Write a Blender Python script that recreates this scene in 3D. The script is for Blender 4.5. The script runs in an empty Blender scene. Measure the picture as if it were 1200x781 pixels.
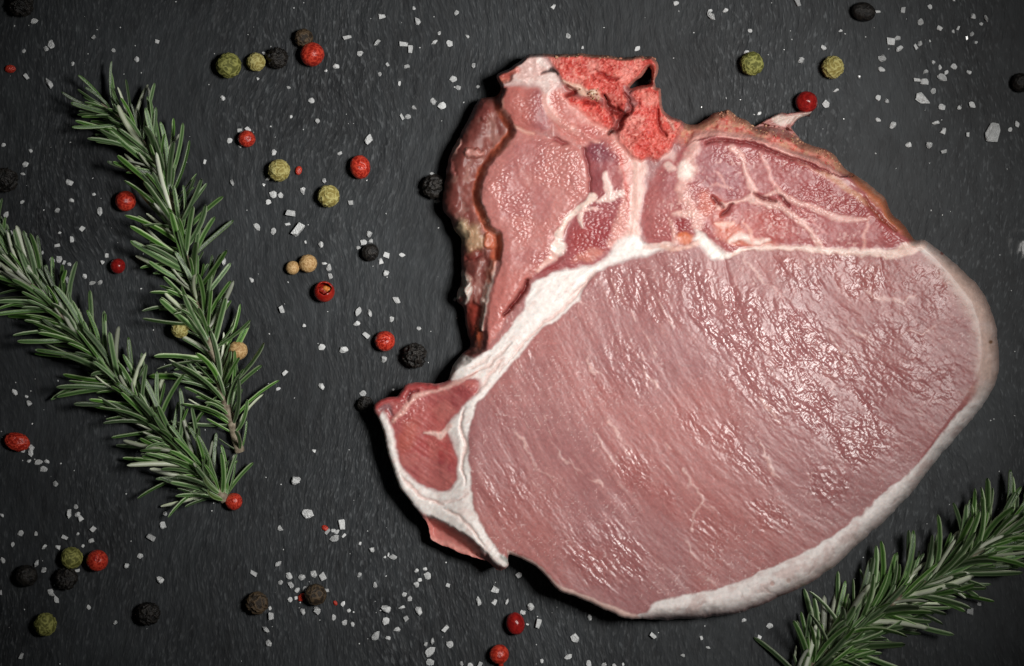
import bpy, bmesh, math, random
import numpy as np
from mathutils import Vector, Matrix, noise as mnoise

S = bpy.context.scene
COL = S.collection

# ------------------------------------------------------------------ camera, light, exposure
PX = 0.28 / 1200.0            # metres of slate per pixel of the photograph
CAM_H = 0.80
cam_d = bpy.data.cameras.new("camera"); cam = bpy.data.objects.new("camera", cam_d); COL.objects.link(cam)
cam.location = (0, 0, CAM_H); cam.rotation_euler = (0, 0, 0)
cam_d.sensor_width = 36.0; cam_d.lens = 36.0 * CAM_H / 0.28
cam_d.clip_start = 0.01; cam_d.clip_end = 10.0
S.camera = cam

w = bpy.data.worlds.new("World"); S.world = w; w.use_nodes = True
w.node_tree.nodes["Background"].inputs[0].default_value = (0.80, 0.92, 1.0, 1)
w.node_tree.nodes["Background"].inputs[1].default_value = 0.009

def aim(o, target):
    o.rotation_euler = (Vector(target) - o.location).to_track_quat('-Z', 'Y').to_euler()

key_d = bpy.data.lights.new("key_lamp", 'SPOT'); key = bpy.data.objects.new("key_lamp", key_d); COL.objects.link(key)
key.location = (0.225, 0.055, 0.55)
key_d.energy = 17.0; key_d.color = (1.0, 0.975, 0.94)
key_d.shadow_soft_size = 0.068; key_d.spot_size = math.radians(32.5); key_d.spot_blend = 1.0
aim(key, (0.006, 0.014, 0.0))

S.view_settings.view_transform = 'Standard'; S.view_settings.look = 'None'
S.view_settings.exposure = 0.0; S.view_settings.gamma = 1.0
S.render.engine = 'CYCLES'

# ------------------------------------------------------------------ small maths helpers
def lin(c):
    c = np.asarray(c, float) / 255.0
    return np.where(c <= 0.04045, c / 12.92, ((c + 0.055) / 1.055) ** 2.4)

def W(px, py, z=0.0):
    """pixel of the photograph + height in metres -> point in space"""
    k = PX * (CAM_H - z) / CAM_H
    return Vector(((px - 600.0) * k, (390.5 - py) * k, z))

def _hash(ix, iy, seed):
    h = (ix.astype(np.int64) * 374761393 + iy.astype(np.int64) * 668265263 + seed * 974634777) & 0xFFFFFFFF
    h = ((h ^ (h >> 13)) * 1274126177) & 0xFFFFFFFF
    h = ((h ^ (h >> 16)) * 2246822519) & 0xFFFFFFFF
    return ((h ^ (h >> 15)) & 0xFFFFFF) / float(0xFFFFFF)

def vnoise(x, y, seed=0):
    ix = np.floor(x); iy = np.floor(y); fx = x - ix; fy = y - iy
    ux = fx * fx * fx * (fx * (fx * 6 - 15) + 10); uy = fy * fy * fy * (fy * (fy * 6 - 15) + 10)
    a = _hash(ix, iy, seed); b = _hash(ix + 1, iy, seed); c = _hash(ix, iy + 1, seed); d = _hash(ix + 1, iy + 1, seed)
    return (a + (b - a) * ux) * (1 - uy) + (c + (d - c) * ux) * uy     # 0..1

def fbm(x, y, seed=0, oct=4, gain=0.5):
    s = 0; a = 1.0; t = 0
    for k in range(oct):
        s = s + a * vnoise(x * 2 ** k + 17.3 * k, y * 2 ** k - 9.1 * k, seed + k); t += a; a *= gain
    return s / t

def worley(x, y, seed=0):
    ix = np.floor(x); iy = np.floor(y)
    f1 = np.full(x.shape, 9.0); f2 = np.full(x.shape, 9.0)
    for dx in (-1, 0, 1):
        for dy in (-1, 0, 1):
            cx = ix + dx; cy = iy + dy
            d = np.hypot(cx + _hash(cx, cy, seed) - x, cy + _hash(cx, cy, seed + 91) - y)
            f2 = np.where(d < f1, f1, np.minimum(f2, d)); f1 = np.minimum(f1, d)
    return f1, f2

def sstep(a, b, x):
    t = np.clip((x - a) / (b - a), 0, 1); return t * t * (3 - 2 * t)

def smooth_poly(P, closed=True, n=3):
    P = [np.array(p[:2], float) for p in P]; out = []; L = len(P)
    rng = range(L) if closed else range(L - 1)
    for i in rng:
        if closed: p0, p1, p2, p3 = P[i - 1], P[i], P[(i + 1) % L], P[(i + 2) % L]
        else: p0, p1, p2, p3 = P[max(i - 1, 0)], P[i], P[i + 1], P[min(i + 2, L - 1)]
        for k in range(n):
            t = k / n
            out.append(0.5 * ((2 * p1) + (-p0 + p2) * t + (2 * p0 - 5 * p1 + 4 * p2 - p3) * t * t + (-p0 + 3 * p1 - 3 * p2 + p3) * t ** 3))
    if not closed: out.append(P[-1])
    return np.array(out)

# ------------------------------------------------------------------ materials
def new_mat(name):
    m = bpy.data.materials.new(name); m.use_nodes = True
    nt = m.node_tree; return m, nt, nt.nodes, nt.links, nt.nodes["Principled BSDF"]

def add_noise_bump(nt, b, scale, strength, dist, detail=4, vec=None, prev=None):
    N = nt.nodes; L = nt.links
    n = N.new("ShaderNodeTexNoise"); n.inputs["Scale"].default_value = scale; n.inputs["Detail"].default_value = detail
    if vec is not None: L.new(vec, n.inputs["Vector"])
    bp = N.new("ShaderNodeBump"); bp.inputs["Strength"].default_value = strength; bp.inputs["Distance"].default_value = dist
    L.new(n.outputs["Fac"], bp.inputs["Height"])
    if prev is not None: L.new(prev.outputs[0], bp.inputs["Normal"])
    L.new(bp.outputs[0], b.inputs["Normal"]); return bp, n

def flesh_mat(name, sss, rad, bump_scale, bump_d, bump_s=0.5, spec=0.5):
    m, nt, N, L, b = new_mat(name)
    a = N.new("ShaderNodeVertexColor"); a.layer_name = "tone"
    wt = N.new("ShaderNodeAttribute"); wt.attribute_name = "wet"
    tc = N.new("ShaderNodeTexCoord")
    n = N.new("ShaderNodeTexNoise"); n.inputs["Scale"].default_value = 900; n.inputs["Detail"].default_value = 5
    L.new(tc.outputs["Object"], n.inputs["Vector"])
    mr = N.new("ShaderNodeMapRange"); mr.inputs[1].default_value = .25; mr.inputs[2].default_value = .75
    mr.inputs[3].default_value = 0.86; mr.inputs[4].default_value = 1.12
    L.new(n.outputs["Fac"], mr.inputs[0])
    mx = N.new("ShaderNodeMix"); mx.data_type = 'RGBA'; mx.blend_type = 'MULTIPLY'; mx.inputs[0].default_value = 1.0
    L.new(a.outputs["Color"], mx.inputs[6])
    cmb = N.new("ShaderNodeCombineColor")
    for k in range(3): L.new(mr.outputs[0], cmb.inputs[k])
    L.new(cmb.outputs[0], mx.inputs[7]); L.new(mx.outputs[2], b.inputs["Base Color"])
    r = N.new("ShaderNodeMapRange"); r.inputs[3].default_value = 0.50; r.inputs[4].default_value = 0.23
    L.new(wt.outputs["Fac"], r.inputs[0]); L.new(r.outputs[0], b.inputs["Roughness"])
    b.inputs["Subsurface Weight"].default_value = sss
    b.inputs["Subsurface Radius"].default_value = rad; b.inputs["Subsurface Scale"].default_value = 0.0016
    b.inputs["Specular IOR Level"].default_value = spec
    add_noise_bump(nt, b, bump_scale, bump_s, bump_d, 4, tc.outputs["Object"])
    return m

M_MEAT = flesh_mat("raw_meat", 0.22, (1.0, .35, .28), 1500, 0.00006, 0.4, 0.36)
M_FAT = flesh_mat("raw_fat", 0.25, (1.0, .8, .7), 700, 0.00012, 0.25, 0.32)
M_BONE = flesh_mat("sawn_bone", 0.15, (1.0, .4, .3), 2200, 0.00015, 0.5, 0.3)

# ------------------------------------------------------------------ slate
def build_slate():
    x0, x1, y0, y1 = -260, 1460, -260, 1040            # in photograph pixels
    st = 2.6
    nx = int((x1 - x0) / st) + 1; ny = int((y1 - y0) / st) + 1
    X, Y = np.meshgrid(x0 + np.arange(nx) * st, y0 + np.arange(ny) * st)
    # cleavage: streaks that lean, drifting in direction from place to place
    ang = math.radians(66) + 0.35 * (fbm(X / 420, Y / 420, 5, 2) - .5) - 0.45 * sstep(560, 900, X) * sstep(420, 60, Y)
    u = X * np.cos(ang) - Y * np.sin(ang); v = X * math.sin(math.radians(66)) + Y * math.cos(math.radians(66))
    h = 1.5 * (fbm(X / 170, Y / 170, 1, 3) - .5)
    h += 0.45 * (fbm(v / 9.0 + 2.2 * fbm(X / 60, Y / 60, 8, 2), (X * .407 - Y * .913) / 34.0, 2, 3) - .5)
    h += 0.7 * (fbm(v / 26.0, (X * .407 - Y * .913) / 150.0, 3, 3) - .5)
    # low terraces where a leaf of slate has flaked away
    t = fbm(X / 240 + .2 * fbm(X / 30, Y / 30, 12, 2), Y / 190, 21, 4)
    for lv in (.38, .58): h += .7 * sstep(lv - .03, lv + .03, t)
    h *= PX * 0.55
    V = np.empty((ny * nx, 3)); V[:, 0] = ((X - 600) * PX).ravel(); V[:, 1] = ((390.5 - Y) * PX).ravel(); V[:, 2] = (h - np.percentile(h, 60)).ravel()
    idx = np.arange(ny * nx).reshape(ny, nx)
    F = np.stack([idx[1:, :-1], idx[1:, 1:], idx[:-1, 1:], idx[:-1, :-1]], -1).reshape(-1, 4)
    rim = np.concatenate([idx[0, :], idx[1:, -1], idx[-1, -2::-1], idx[-2:0:-1, 0]])
    base = len(V); low = V[rim].copy(); low[:, 2] = -0.008
    V = np.concatenate([V, low]); k = np.arange(len(rim)); k2 = (k + 1) % len(rim)
    side = np.stack([rim[k], rim[k2], base + k2, base + k], -1)
    F = np.concatenate([F, side])
    me = quad_mesh("slate_board", V, F)
    m, nt, N, L, b = new_mat("slate")
    tc = N.new("ShaderNodeTexCoord")
    mp = N.new("ShaderNodeMapping"); mp.inputs["Rotation"].default_value = (0, 0, math.radians(24)); mp.inputs["Scale"].default_value = (1, .30, 1)
    wn = N.new("ShaderNodeTexNoise"); wn.inputs["Scale"].default_value = 7; wn.inputs["Detail"].default_value = 3; L.new(tc.outputs["Object"], wn.inputs["Vector"])
    wv = N.new("ShaderNodeVectorMath"); wv.operation = 'MULTIPLY_ADD'; wv.inputs[1].default_value = (.055, .02, 0); L.new(wn.outputs["Color"], wv.inputs[0]); L.new(tc.outputs["Object"], wv.inputs[2])
    L.new(wv.outputs[0], mp.inputs[0])
    n1 = N.new("ShaderNodeTexNoise"); n1.inputs["Scale"].default_value = 420; n1.inputs["Detail"].default_value = 7; n1.inputs["Roughness"].default_value = .65
    L.new(mp.outputs[0], n1.inputs["Vector"])
    n2 = N.new("ShaderNodeTexNoise"); n2.inputs["Scale"].default_value = 22; n2.inputs["Detail"].default_value = 6
    L.new(tc.outputs["Object"], n2.inputs["Vector"])
    ad = N.new("ShaderNodeMath"); ad.operation = 'ADD'; L.new(n1.outputs["Fac"], ad.inputs[0]); L.new(n2.outputs["Fac"], ad.inputs[1])
    cr = N.new("ShaderNodeValToRGB"); cr.color_ramp.elements[0].position = .34; cr.color_ramp.elements[1].position = .66
    hf = N.new("ShaderNodeMath"); hf.operation = 'MULTIPLY'; hf.inputs[1].default_value = .5; L.new(ad.outputs[0], hf.inputs[0])
    L.new(hf.outputs[0], cr.inputs[0])
    cr.color_ramp.elements[0].color = (*lin((19, 21, 24)), 1); cr.color_ramp.elements[1].color = (*lin((53, 57, 60)), 1)
    # pale mineral flecks
    n3 = N.new("ShaderNodeTexNoise"); n3.inputs["Scale"].default_value = 1500; n3.inputs["Detail"].default_value = 3
    L.new(mp.outputs[0], n3.inputs["Vector"])
    fl = N.new("ShaderNodeMapRange"); fl.inputs[1].default_value = .55; fl.inputs[2].default_value = .76; fl.inputs[3].default_value = 0; fl.inputs[4].default_value = .55
    L.new(n3.outputs["Fac"], fl.inputs[0])
    n4 = N.new("ShaderNodeTexNoise"); n4.inputs["Scale"].default_value = 26; n4.inputs["Detail"].default_value = 5; L.new(mp.outputs[0], n4.inputs["Vector"])
    dz = N.new("ShaderNodeMapRange"); dz.inputs[1].default_value = .40; dz.inputs[2].default_value = .66; dz.inputs[3].default_value = .15; dz.inputs[4].default_value = 1.0; L.new(n4.outputs["Fac"], dz.inputs[0])
    fm = N.new("ShaderNodeMath"); fm.operation = 'MULTIPLY'; L.new(fl.outputs[0], fm.inputs[0]); L.new(dz.outputs[0], fm.inputs[1]); fl = fm
    mx = N.new("ShaderNodeMix"); mx.data_type = 'RGBA'; L.new(fl.outputs[0], mx.inputs[0]); L.new(cr.outputs[0], mx.inputs[6]); mx.inputs[7].default_value = (*lin((128, 132, 135)), 1)
    # wet smears beside the chop
    at = N.new("ShaderNodeAttribute"); at.attribute_name = "wet"
    mw = N.new("ShaderNodeMix"); mw.data_type = 'RGBA'; mw.blend_type = 'MULTIPLY'; L.new(at.outputs["Fac"], mw.inputs[0]); L.new(mx.outputs[2], mw.inputs[6]); mw.inputs[7].default_value = (.45, .45, .46, 1)
    L.new(mw.outputs[2], b.inputs["Base Color"])
    rr = N.new("ShaderNodeMapRange"); rr.inputs[3].default_value = .58; rr.inputs[4].default_value = .2; L.new(at.outputs["Fac"], rr.inputs[0]); L.new(rr.outputs[0], b.inputs["Roughness"])
    b.inputs["Specular IOR Level"].default_value = .28
    bp, _ = add_noise_bump(nt, b, 480, .75, .0006, 6, mp.outputs[0])
    bp2, _ = add_noise_bump(nt, b, 1500, .6, .0003, 3, mp.outputs[0], bp)
    for q, v in ((bp, .6), (bp2, .5)):                  # a film of moisture levels the grain
        ws = N.new("ShaderNodeMapRange"); ws.inputs[3].default_value = v; ws.inputs[4].default_value = v * .25; L.new(at.outputs["Fac"], ws.inputs[0]); 
        wm = N.new("ShaderNodeMath"); wm.operation = 'MULTIPLY'; L.new(ws.outputs[0], wm.inputs[0]); pm = N.new("ShaderNodeMapRange"); pm.inputs[3].default_value = .45; pm.inputs[4].default_value = 1.25; L.new(dz.outputs[0], pm.inputs[0]); L.new(pm.outputs[0], wm.inputs[1]); L.new(wm.outputs[0], q.inputs["Strength"])
    me.materials.append(m)
    wet = np.zeros((ny, nx))
    for (cx, cy, rx, ry) in ((1195, 288, 16, 22),):
        d = np.hypot((X - cx) / rx, (Y - cy) / ry) + .5 * (fbm(X / 14, Y / 14, 31, 3) - .5)
        wet = np.maximum(wet, sstep(1.05, .6, d) * .8 * sstep(.42, .6, fbm(X / 7, Y / 12, 33, 2)))
    a = me.attributes.new("wet", 'FLOAT', 'POINT')
    a.data.foreach_set("value", np.concatenate([wet.ravel(), np.zeros(len(rim))]).astype(np.float32))
    me.polygons.foreach_set("use_smooth", np.ones(len(F), bool))
    o = bpy.data.objects.new("slate_board", me); COL.objects.link(o); o["kind"] = "structure"
    return o

def quad_mesh(name, V, F):
    me = bpy.data.meshes.new(name)
    V = np.asarray(V, np.float32); F = np.asarray(F, np.int32)
    me.vertices.add(len(V)); me.vertices.foreach_set("co", V.ravel())
    me.loops.add(F.size); me.loops.foreach_set("vertex_index", F.ravel())
    me.polygons.add(len(F))
    me.polygons.foreach_set("loop_start", np.arange(0, F.size, F.shape[1], dtype=np.int32))
    me.polygons.foreach_set("loop_total", np.full(len(F), F.shape[1], np.int32))
    me.update(calc_edges=True); me.validate()
    return me

build_slate()

# ------------------------------------------------------------------ the chop
GX0, GY0, GX1, GY1 = 424, 50, 1184, 740
gx = np.arange(GX0, GX1 + 1, dtype=float); gy = np.arange(GY0, GY1 + 1, dtype=float)
GX, GY = np.meshgrid(gx, gy); GH, GW = GX.shape
WX = 3.2 * (fbm(GX / 11, GY / 11, 50, 3) - .5) * 2; WY = 3.2 * (fbm(GX / 11, GY / 11, 60, 3) - .5) * 2

def seg_dist(P, closed, sl, warp):
    X = GX[sl] + WX[sl] * warp; Y = GY[sl] + WY[sl] * warp
    best = np.full(X.shape, 1e9); inside = np.zeros(X.shape, bool); par = np.zeros(X.shape)
    n = len(P)
    for i in range(n if closed else n - 1):
        a = P[i]; b = P[(i + 1) % n]; d = b - a; L2 = max(d @ d, 1e-9)
        t = np.clip(((X - a[0]) * d[0] + (Y - a[1]) * d[1]) / L2, 0, 1)
        q = (X - a[0] - t * d[0]) ** 2 + (Y - a[1] - t * d[1]) ** 2
        m = q < best; best = np.where(m, q, best)
        if not closed: par = np.where(m, (i + t) / (n - 1), par)
        elif a[1] != b[1]:
            c = (a[1] > Y) != (b[1] > Y)
            inside ^= c & (X < (b[0] - a[0]) * (Y - a[1]) / (b[1] - a[1]) + a[0])
    return np.sqrt(best), inside, par

def window(P, mg):
    x0, y0 = P.min(0) - mg; x1, y1 = P.max(0) + mg
    return (slice(max(0, int(y0 - GY0)), min(GH, int(y1 - GY0) + 2)), slice(max(0, int(x0 - GX0)), min(GW, int(x1 - GX0) + 2)))

def sdf(poly, warp=0.7, mg=30, n=3):
    P = smooth_poly(poly, True, n); sl = window(P, mg)
    d, ins, _ = seg_dist(P, True, sl, warp)
    full = np.full((GH, GW), -1e3); full[sl] = np.where(ins, d, -d); return full

OUT = [(633,63),(654,64),(679,63),(705,65),(730,67),(760,66),(766,68),(771,76),(771,84),(767,95),(768,103),(774,105),(776,124),(779,132),(789,138),(799,142),(806,146),(820,145),(828,140),(836,133),(846,131),(854,129),(864,137),(877,142),(884,148),(897,140),(907,136),(917,133),(935,131),(952,131),(938,138),(929,147),(929,152),(943,168),(966,174),(978,182),(985,191),(997,203),(1015,214),(1033,229),(1041,240),(1047,252),(1058,263),(1067,275),(1072,281),(1083,281),(1105,298),(1130,319),(1151,342),(1164,371),(1170,403),(1170,436),(1164,455),(1153,475),(1132,500),(1101,535),(1073,572),(1044,603),(1008,635),(983,660),(945,686),(908,702),(872,717),(826,724),(780,727),(756,725),(747,726),(732,725),(716,718),(688,705),(660,695),(650,688),(640,676),(630,666),(618,659),(607,653),(597,650),(595,655),(596,661),(590,668),(583,668),(570,658),(538,647),(513,636),(504,630),(501,615),(486,595),(467,568),(458,543),(449,507),(445,495),(437,481),(441,472),(452,466),(465,464),(475,452),(486,448),(510,450),(525,446),(530,430),(541,415),(551,405),(549,394),(545,378),(543,362),(535,350),(539,335),(541,314),(540,294),(541,280),(532,268),(527,256),(518,244),(522,209),(529,178),(546,145),(559,120),(572,114),(583,112),(587,100),(581,91),(588,84),(602,78),(612,71),(620,65)]
HOLE = [(757,84),(762,79),(764,88),(763,98),(752,101),(740,104),(738,102),(748,93)]
s_out = np.minimum(sdf(OUT, 0.45, 40, 3), -sdf(HOLE, 0.4, 30, 2))

lean = lin((164, 109, 108))
col = np.empty((GH, GW, 3)); col[:] = lean
lab = np.zeros((GH, GW), np.int16); wet = np.full((GH, GW), .45)
hb = np.full((GH, GW), 72.0); dh = np.zeros((GH, GW))
NAMES = ["loin_muscle", "fat_cap", "fat_seam", "tail_muscle", "tail_flap", "side_lobe", "upper_muscle", "round_muscle", "middle_muscle", "rib_muscle", "rib_bone", "chine_bone", "cartilage", "membrane"]
ID = {n: i for i, n in enumerate(NAMES)}
SD = {}

def mixc(m, c, k=1.0):
    global col
    c = np.asarray(c); mm = (m * k)[..., None]
    col = col * (1 - mm) + c * mm

def region(name, poly, rgb=None, f=2.0, h=None, fh=6.0, label=True, warp=.7, k=1.0, wt=None, bulge=0.0):
    global hb, dh, wet
    d = sdf(poly, warp * (1.5 if poly[0][1] < 315 and name != 'fat_cap' else 1)); f = f * (1 + .9 * (GY < 318) * (name != 'fat_cap'))
    if rgb is not None: mixc(sstep(-f, f, d), lin(rgb), k)
    if h is not None:
        t = sstep(-fh, fh, d); hb = hb * (1 - t) + h * t
    if bulge: dh = dh + bulge * sstep(0, 16, d)
    if wt is not None:
        t = sstep(-f, f, d); wet = wet * (1 - t) + wt * t
    if label and name in ID: lab[d > 0] = ID[name]
    SD[name] = np.maximum(SD.get(name, np.full((GH, GW), -1e3)), d)
    return d

def stroke(pts, wd, rgb, f=1.5, h=0.0, k=1.0, warp=.8, wt=None, ragged=0.0):
    """a seam or vein along a polyline; wd may be a list of half-widths along it"""
    global dh, wet
    P = smooth_poly(pts, False, 3); sl = window(P, 26)
    d, _, par = seg_dist(P, False, sl, warp)
    wl = np.atleast_1d(np.array(wd, float)); ww = np.interp(par, np.linspace(0, 1, len(wl)), wl)
    if ragged: ww = ww * (1 + ragged * (fbm(GX[sl] / 9, GY[sl] / 9, int(abs(pts[0][0])) % 97, 3) - .5) * 2)
    m = sstep(ww + f, ww - f, d) * np.clip(ww, 0, 1)
    full = np.zeros((GH, GW)); full[sl] = m
    if rgb is not None: mixc(full, lin(rgb), k)
    if h: 
        g = np.zeros((GH, GW)); g[sl] = np.exp(-(d / np.maximum(ww + .6, 1)) ** 2) * np.clip(ww, 0, 1); dh = dh + h * g
    if wt is not None: wet = wet * (1 - full) + wt * full
    return full

# ---- loin: slow drifts of tone, fibre-following streaks and marbling
CXF, CYF = 1300.0, 120.0
rr = np.hypot(GX - CXF, GY - CYF) + 9 * (fbm(GX / 60, GY / 60, 70, 3) - .5)
ph = np.arctan2(GY - CYF, GX - CXF) * 600.0 + 14 * (fbm(GX / 50, GY / 50, 75, 2) - .5)   # u along the fibre, v = rr across
n1 = fbm(GX / 130, GY / 130, 80, 3)
mixc(sstep(.45, .70, n1), lin((176, 108, 103)), .6)
mixc(sstep(.5, .25, n1), lin((162, 110, 111)), .5)
mixc(sstep(880, 1120, GX) * sstep(250, 330, GY), lin((158, 94, 93)), .7)
mixc(sstep(700, 620, GX) * sstep(520, 640, GY), lin((178, 110, 104)), .5)
st1 = fbm(ph / 46, rr / 4.5, 81, 3); st2 = fbm(ph / 90, rr / 11, 85, 3)
mixc(sstep(.55, .80, st2), lin((190, 138, 134)), .22)
mixc(sstep(.45, .2, st2), lin((154, 98, 97)), .22)
mixc(sstep(.62, .85, st1), lin((204, 156, 150)), .22)
mixc(sstep(.42, .2, st1), lin((152, 96, 94)), .15)
vein = sstep(.76, .90, fbm(ph / 24, rr / 3.2, 90, 2)) * sstep(.50, .62, fbm(GX / 50, GY / 50, 93, 3))
mixc(vein, lin((222, 184, 176)), .5); dh = dh + .15 * vein
stip = vnoise(GX / 2.1, GY / 2.1, 96); mixc(sstep(.78, .98, stip) * sstep(.4, .6, fbm(GX / 40, GY / 40, 97, 2)), lin((226, 190, 186)), .6)
for pts, wv in (
    ([(600,505),(610,516),(622,535),(636,553),(655,566)], [1, 2, 1.4, 1, .5]), ([(689,420),(693,432),(702,441)], [1.5, 2.2, .6]),
    ([(712,490),(722,508),(736,524)], [1, 2.2, .6]), ([(648,520),(656,533),(670,546),(684,558)], [.6, 1.3, 1.3, .4]),
    ([(892,470),(900,477),(910,489),(922,505)], [2.5, 3.6, 2, .5]), ([(884,508),(894,530),(905,551),(914,562)], [.8, 1.8, 3.4, 1]),
    ([(803,550),(809,566),(818,580),(824,590)], [2.5, 1.8, 2, .8]), ([(824,590),(815,604),(810,622)], [1.4, 1.6, 1]), ([(824,590),(838,597),(843,604)], [1, .8, .4]),
    ([(697,505),(709,528),(723,549)], [.8, 1.6, .5]), ([(740,415),(757,436),(770,455)], [.5, 1.6, 2]), ([(870,300),(884,318),(912,344),(930,356)], [1.5, 2, 1.8, .5]),
    ([(962,385),(975,399),(985,412),(998,428)], [.5, 2, 2, .5]), ([(1015,342),(1034,352),(1062,352),(1075,345)], [1, 3.5, 3.5, .8]), ([(995,386),(1008,393),(1020,398)], [1, 3, .7]),
    ([(690,560),(702,566),(706,575)], [.5, 2.2, 1]), ([(820,672),(832,680),(838,690)], [.5, 1.2, .5]), ([(800,630),(812,650),(830,664)], [.8, 1.4, .4]),
    ([(1050,400),(1066,385),(1082,392),(1100,380)], [.6, 2, 1.5, .5]), ([(663,345),(676,353),(690,359)], [.5, 1.2, .4]), ([(676,350),(680,366),(678,378)], [.8, .8, .3])):
    stroke(pts, np.array(wv) * .72, (230, 192, 184), 1.8, .2, .6, warp=1.5, ragged=.7)
# dark hairline furrows on the right half
for pts in ([(848,300),(856,330),(862,352),(858,372)], [(858,368),(875,364),(890,370)], [(885,305),(905,335),(940,375),(960,392)], [(905,300),(925,325)], [(1000,452),(1015,478),(1040,497),(1064,512)], [(1030,300),(1040,345),(1046,372)], [(960,330),(985,360),(1010,372)]):
    stroke(pts, [.6, 2.6, 3.0, .6], (160, 90, 92), 3.0, -.5, .28, ragged=.8)

# ---- rind and fat rim
CAP = [(1072,279),(1083,279),(1107,297),(1133,318),(1154,341),(1167,371),(1174,403),(1174,437),(1167,457),(1156,478),(1135,503),(1104,538),(1076,575),(1047,606),(1010,639),(985,664),(947,690),(909,706),(872,721),(826,728),(780,731),(752,730),(748,722),(757,717),(765,708),(777,702),(800,699),(842,690),(883,675),(916,660),(958,639),(1005,606),(1037,578),(1070,549),(1092,522),(1115,494),(1138,470),(1149,450),(1152,430),(1152,405),(1147,378),(1136,352),(1115,325),(1092,302),(1074,291)]
d = region("fat_cap", CAP, (240, 229, 225), 1.8 + 9 * sstep(1080, 1120, GX) * sstep(480, 440, GY), wt=.42, warp=1.0)
low = sstep(430, 500, GY)
mixc(low * sstep(-1, 3, d) * sstep(.48, .70, fbm(GX / 18 + GY / 40, GY / 14, 300, 4)), lin((206, 178, 172)), .6)
mixc(low * sstep(-1, 3, d) * sstep(.58, .78, fbm(GX / 7, GY / 7, 304, 3)), lin((238, 230, 226)), .6)
for (x, y, l, a) in ((820, 708, 14, 20), (868, 698, 10, 60), (902, 690, 16, -30), (950, 668, 12, 40), (1002, 630, 12, -50), (1048, 588, 14, 30), (1090, 540, 9, 70), (1128, 494, 9, 20), (1158, 440, 8, 80)):
    ca_, sa_ = math.cos(math.radians(a)), math.sin(math.radians(a)); stroke([(x - l / 2 * ca_, y + l / 2 * sa_), (x + 1, y + 1), (x + l / 2 * ca_, y - l / 2 * sa_)], [.3, 1.0, .3], (196, 166, 158), 1.4, -1.2, .6, warp=1.4, ragged=.5)
# the upper right of the rim is translucent and yellowish, melting into the lean
tr = sstep(1090, 1125, GX) * sstep(480, 430, GY) * sstep(-42, -6, -s_out) * sstep(250, 300, GY)
mixc(tr * sstep(.30, .62, fbm(GX / 16, GY / 16, 101, 3) + .22 * sstep(30, 4, s_out)), lin((206, 176, 160)), .75)
mixc(sstep(-14, 3, d) * sstep(480, 420, GY) * sstep(1070, 1095, GX), lin((206, 174, 162)), .62)
mixc(sstep(11, 4, s_out) * sstep(560, 640, GY) * sstep(740, 770, GX), lin((214, 186, 182)), .55)
mixc(sstep(5, 1, s_out) * sstep(650, 690, GY) * sstep(740, 770, GX), lin((196, 140, 138)), .6)
for (x, y, r, c) in ((1161, 401, 3.0, (120, 84, 52)), (924, 681, 3.5, (214, 186, 176)), (905, 684, 4, (206, 172, 164)), (1104, 297, 3, (150, 76, 70))):
    m = sstep(r, r * .4, np.hypot(GX - x, GY - y)); mixc(m, lin(c), .9); dh = dh - .8 * m
LOWRIM = [(594,644),(610,651),(622,657),(634,664),(644,674),(654,684),(663,689),(690,699),(718,711),(734,718),(748,722),(750,732),(730,733),(712,725),(684,713),(656,702),(644,692),(632,677),(616,666),(600,658)]
region("fat_cap", LOWRIM, (224, 188, 178), 1.5, wt=.4)
mixc(sstep(3, 1, s_out) * (GX > 600) * (GX < 750) * (GY > 640), lin((226, 196, 186)), .6)

# ---- lower-left lobe behind the plateau
LOBE = [(587,98),(584,112),(586,128),(598,146),(599,157),(593,168),(576,186),(565,204),(560,224),(561,240),(567,254),(575,268),(584,276),(584,296),(583,306),(574,340),(570,358),(568,384),(566,409),(548,420),(528,432),(520,420),(532,400),(528,350),(534,300),(510,256),(512,200),(530,140),(560,105),(580,100)]
d = region("side_lobe", LOBE, (122, 66, 60), 2.0, h=52, fh=6.0, wt=.25, warp=.5)
ll = sstep(-1, 1, d)
mixc(ll * sstep(.5, .7, fbm(GX / 22, GY / 30, 110, 3)), lin((150, 88, 80)), .6)
mixc(ll * sstep(.55, .75, fbm(GX / 9, GY / 14, 113, 3)), lin((176, 130, 120)), .5)
for (x, y, rx, ry, c, hh) in ((534, 170, 6, 12, (205, 160, 150), 5), (556, 180, 12, 6, (200, 140, 130), 5), (541, 272, 11, 20, (190, 168, 136), 6), (528, 190, 6, 20, (168, 104, 100), 4), (556, 282, 14, 24, (184, 150, 118), 2), (546, 335, 6, 20, (196, 164, 150), 6), (554, 375, 8, 30, (150, 60, 48), -4), (562, 392, 6, 16, (176, 86, 58), 2), (560, 130, 16, 14, (128, 66, 62), 4), (574, 282, 8, 12, (196, 112, 80), 4), (556, 300, 16, 10, (120, 48, 44), -5)):
    m = sstep(1.1, .5, np.hypot((GX + 2 * WX - x) / rx, (GY + 2 * WY - y) / ry)) * ll; mixc(m, lin(c), .85); dh = dh + hh * m
stroke([(578,308),(574,330),(569,350),(567,370),(565,386)], [3, 5, 4, 3, 2], (232, 205, 194), 1.6, 8)
stroke([(534,349),(541,341),(549,334)], [2.5, 4, 2], (226, 214, 206), 1.4, 10)
stroke([(544,356),(549,346),(552,338)], [1.5, 3, 1.5], (220, 206, 198), 1.4, 8)
stroke([(540,318),(544,330),(546,345)], [2, 3.5, 2], (206, 190, 180), 1.6, 7)
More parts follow.
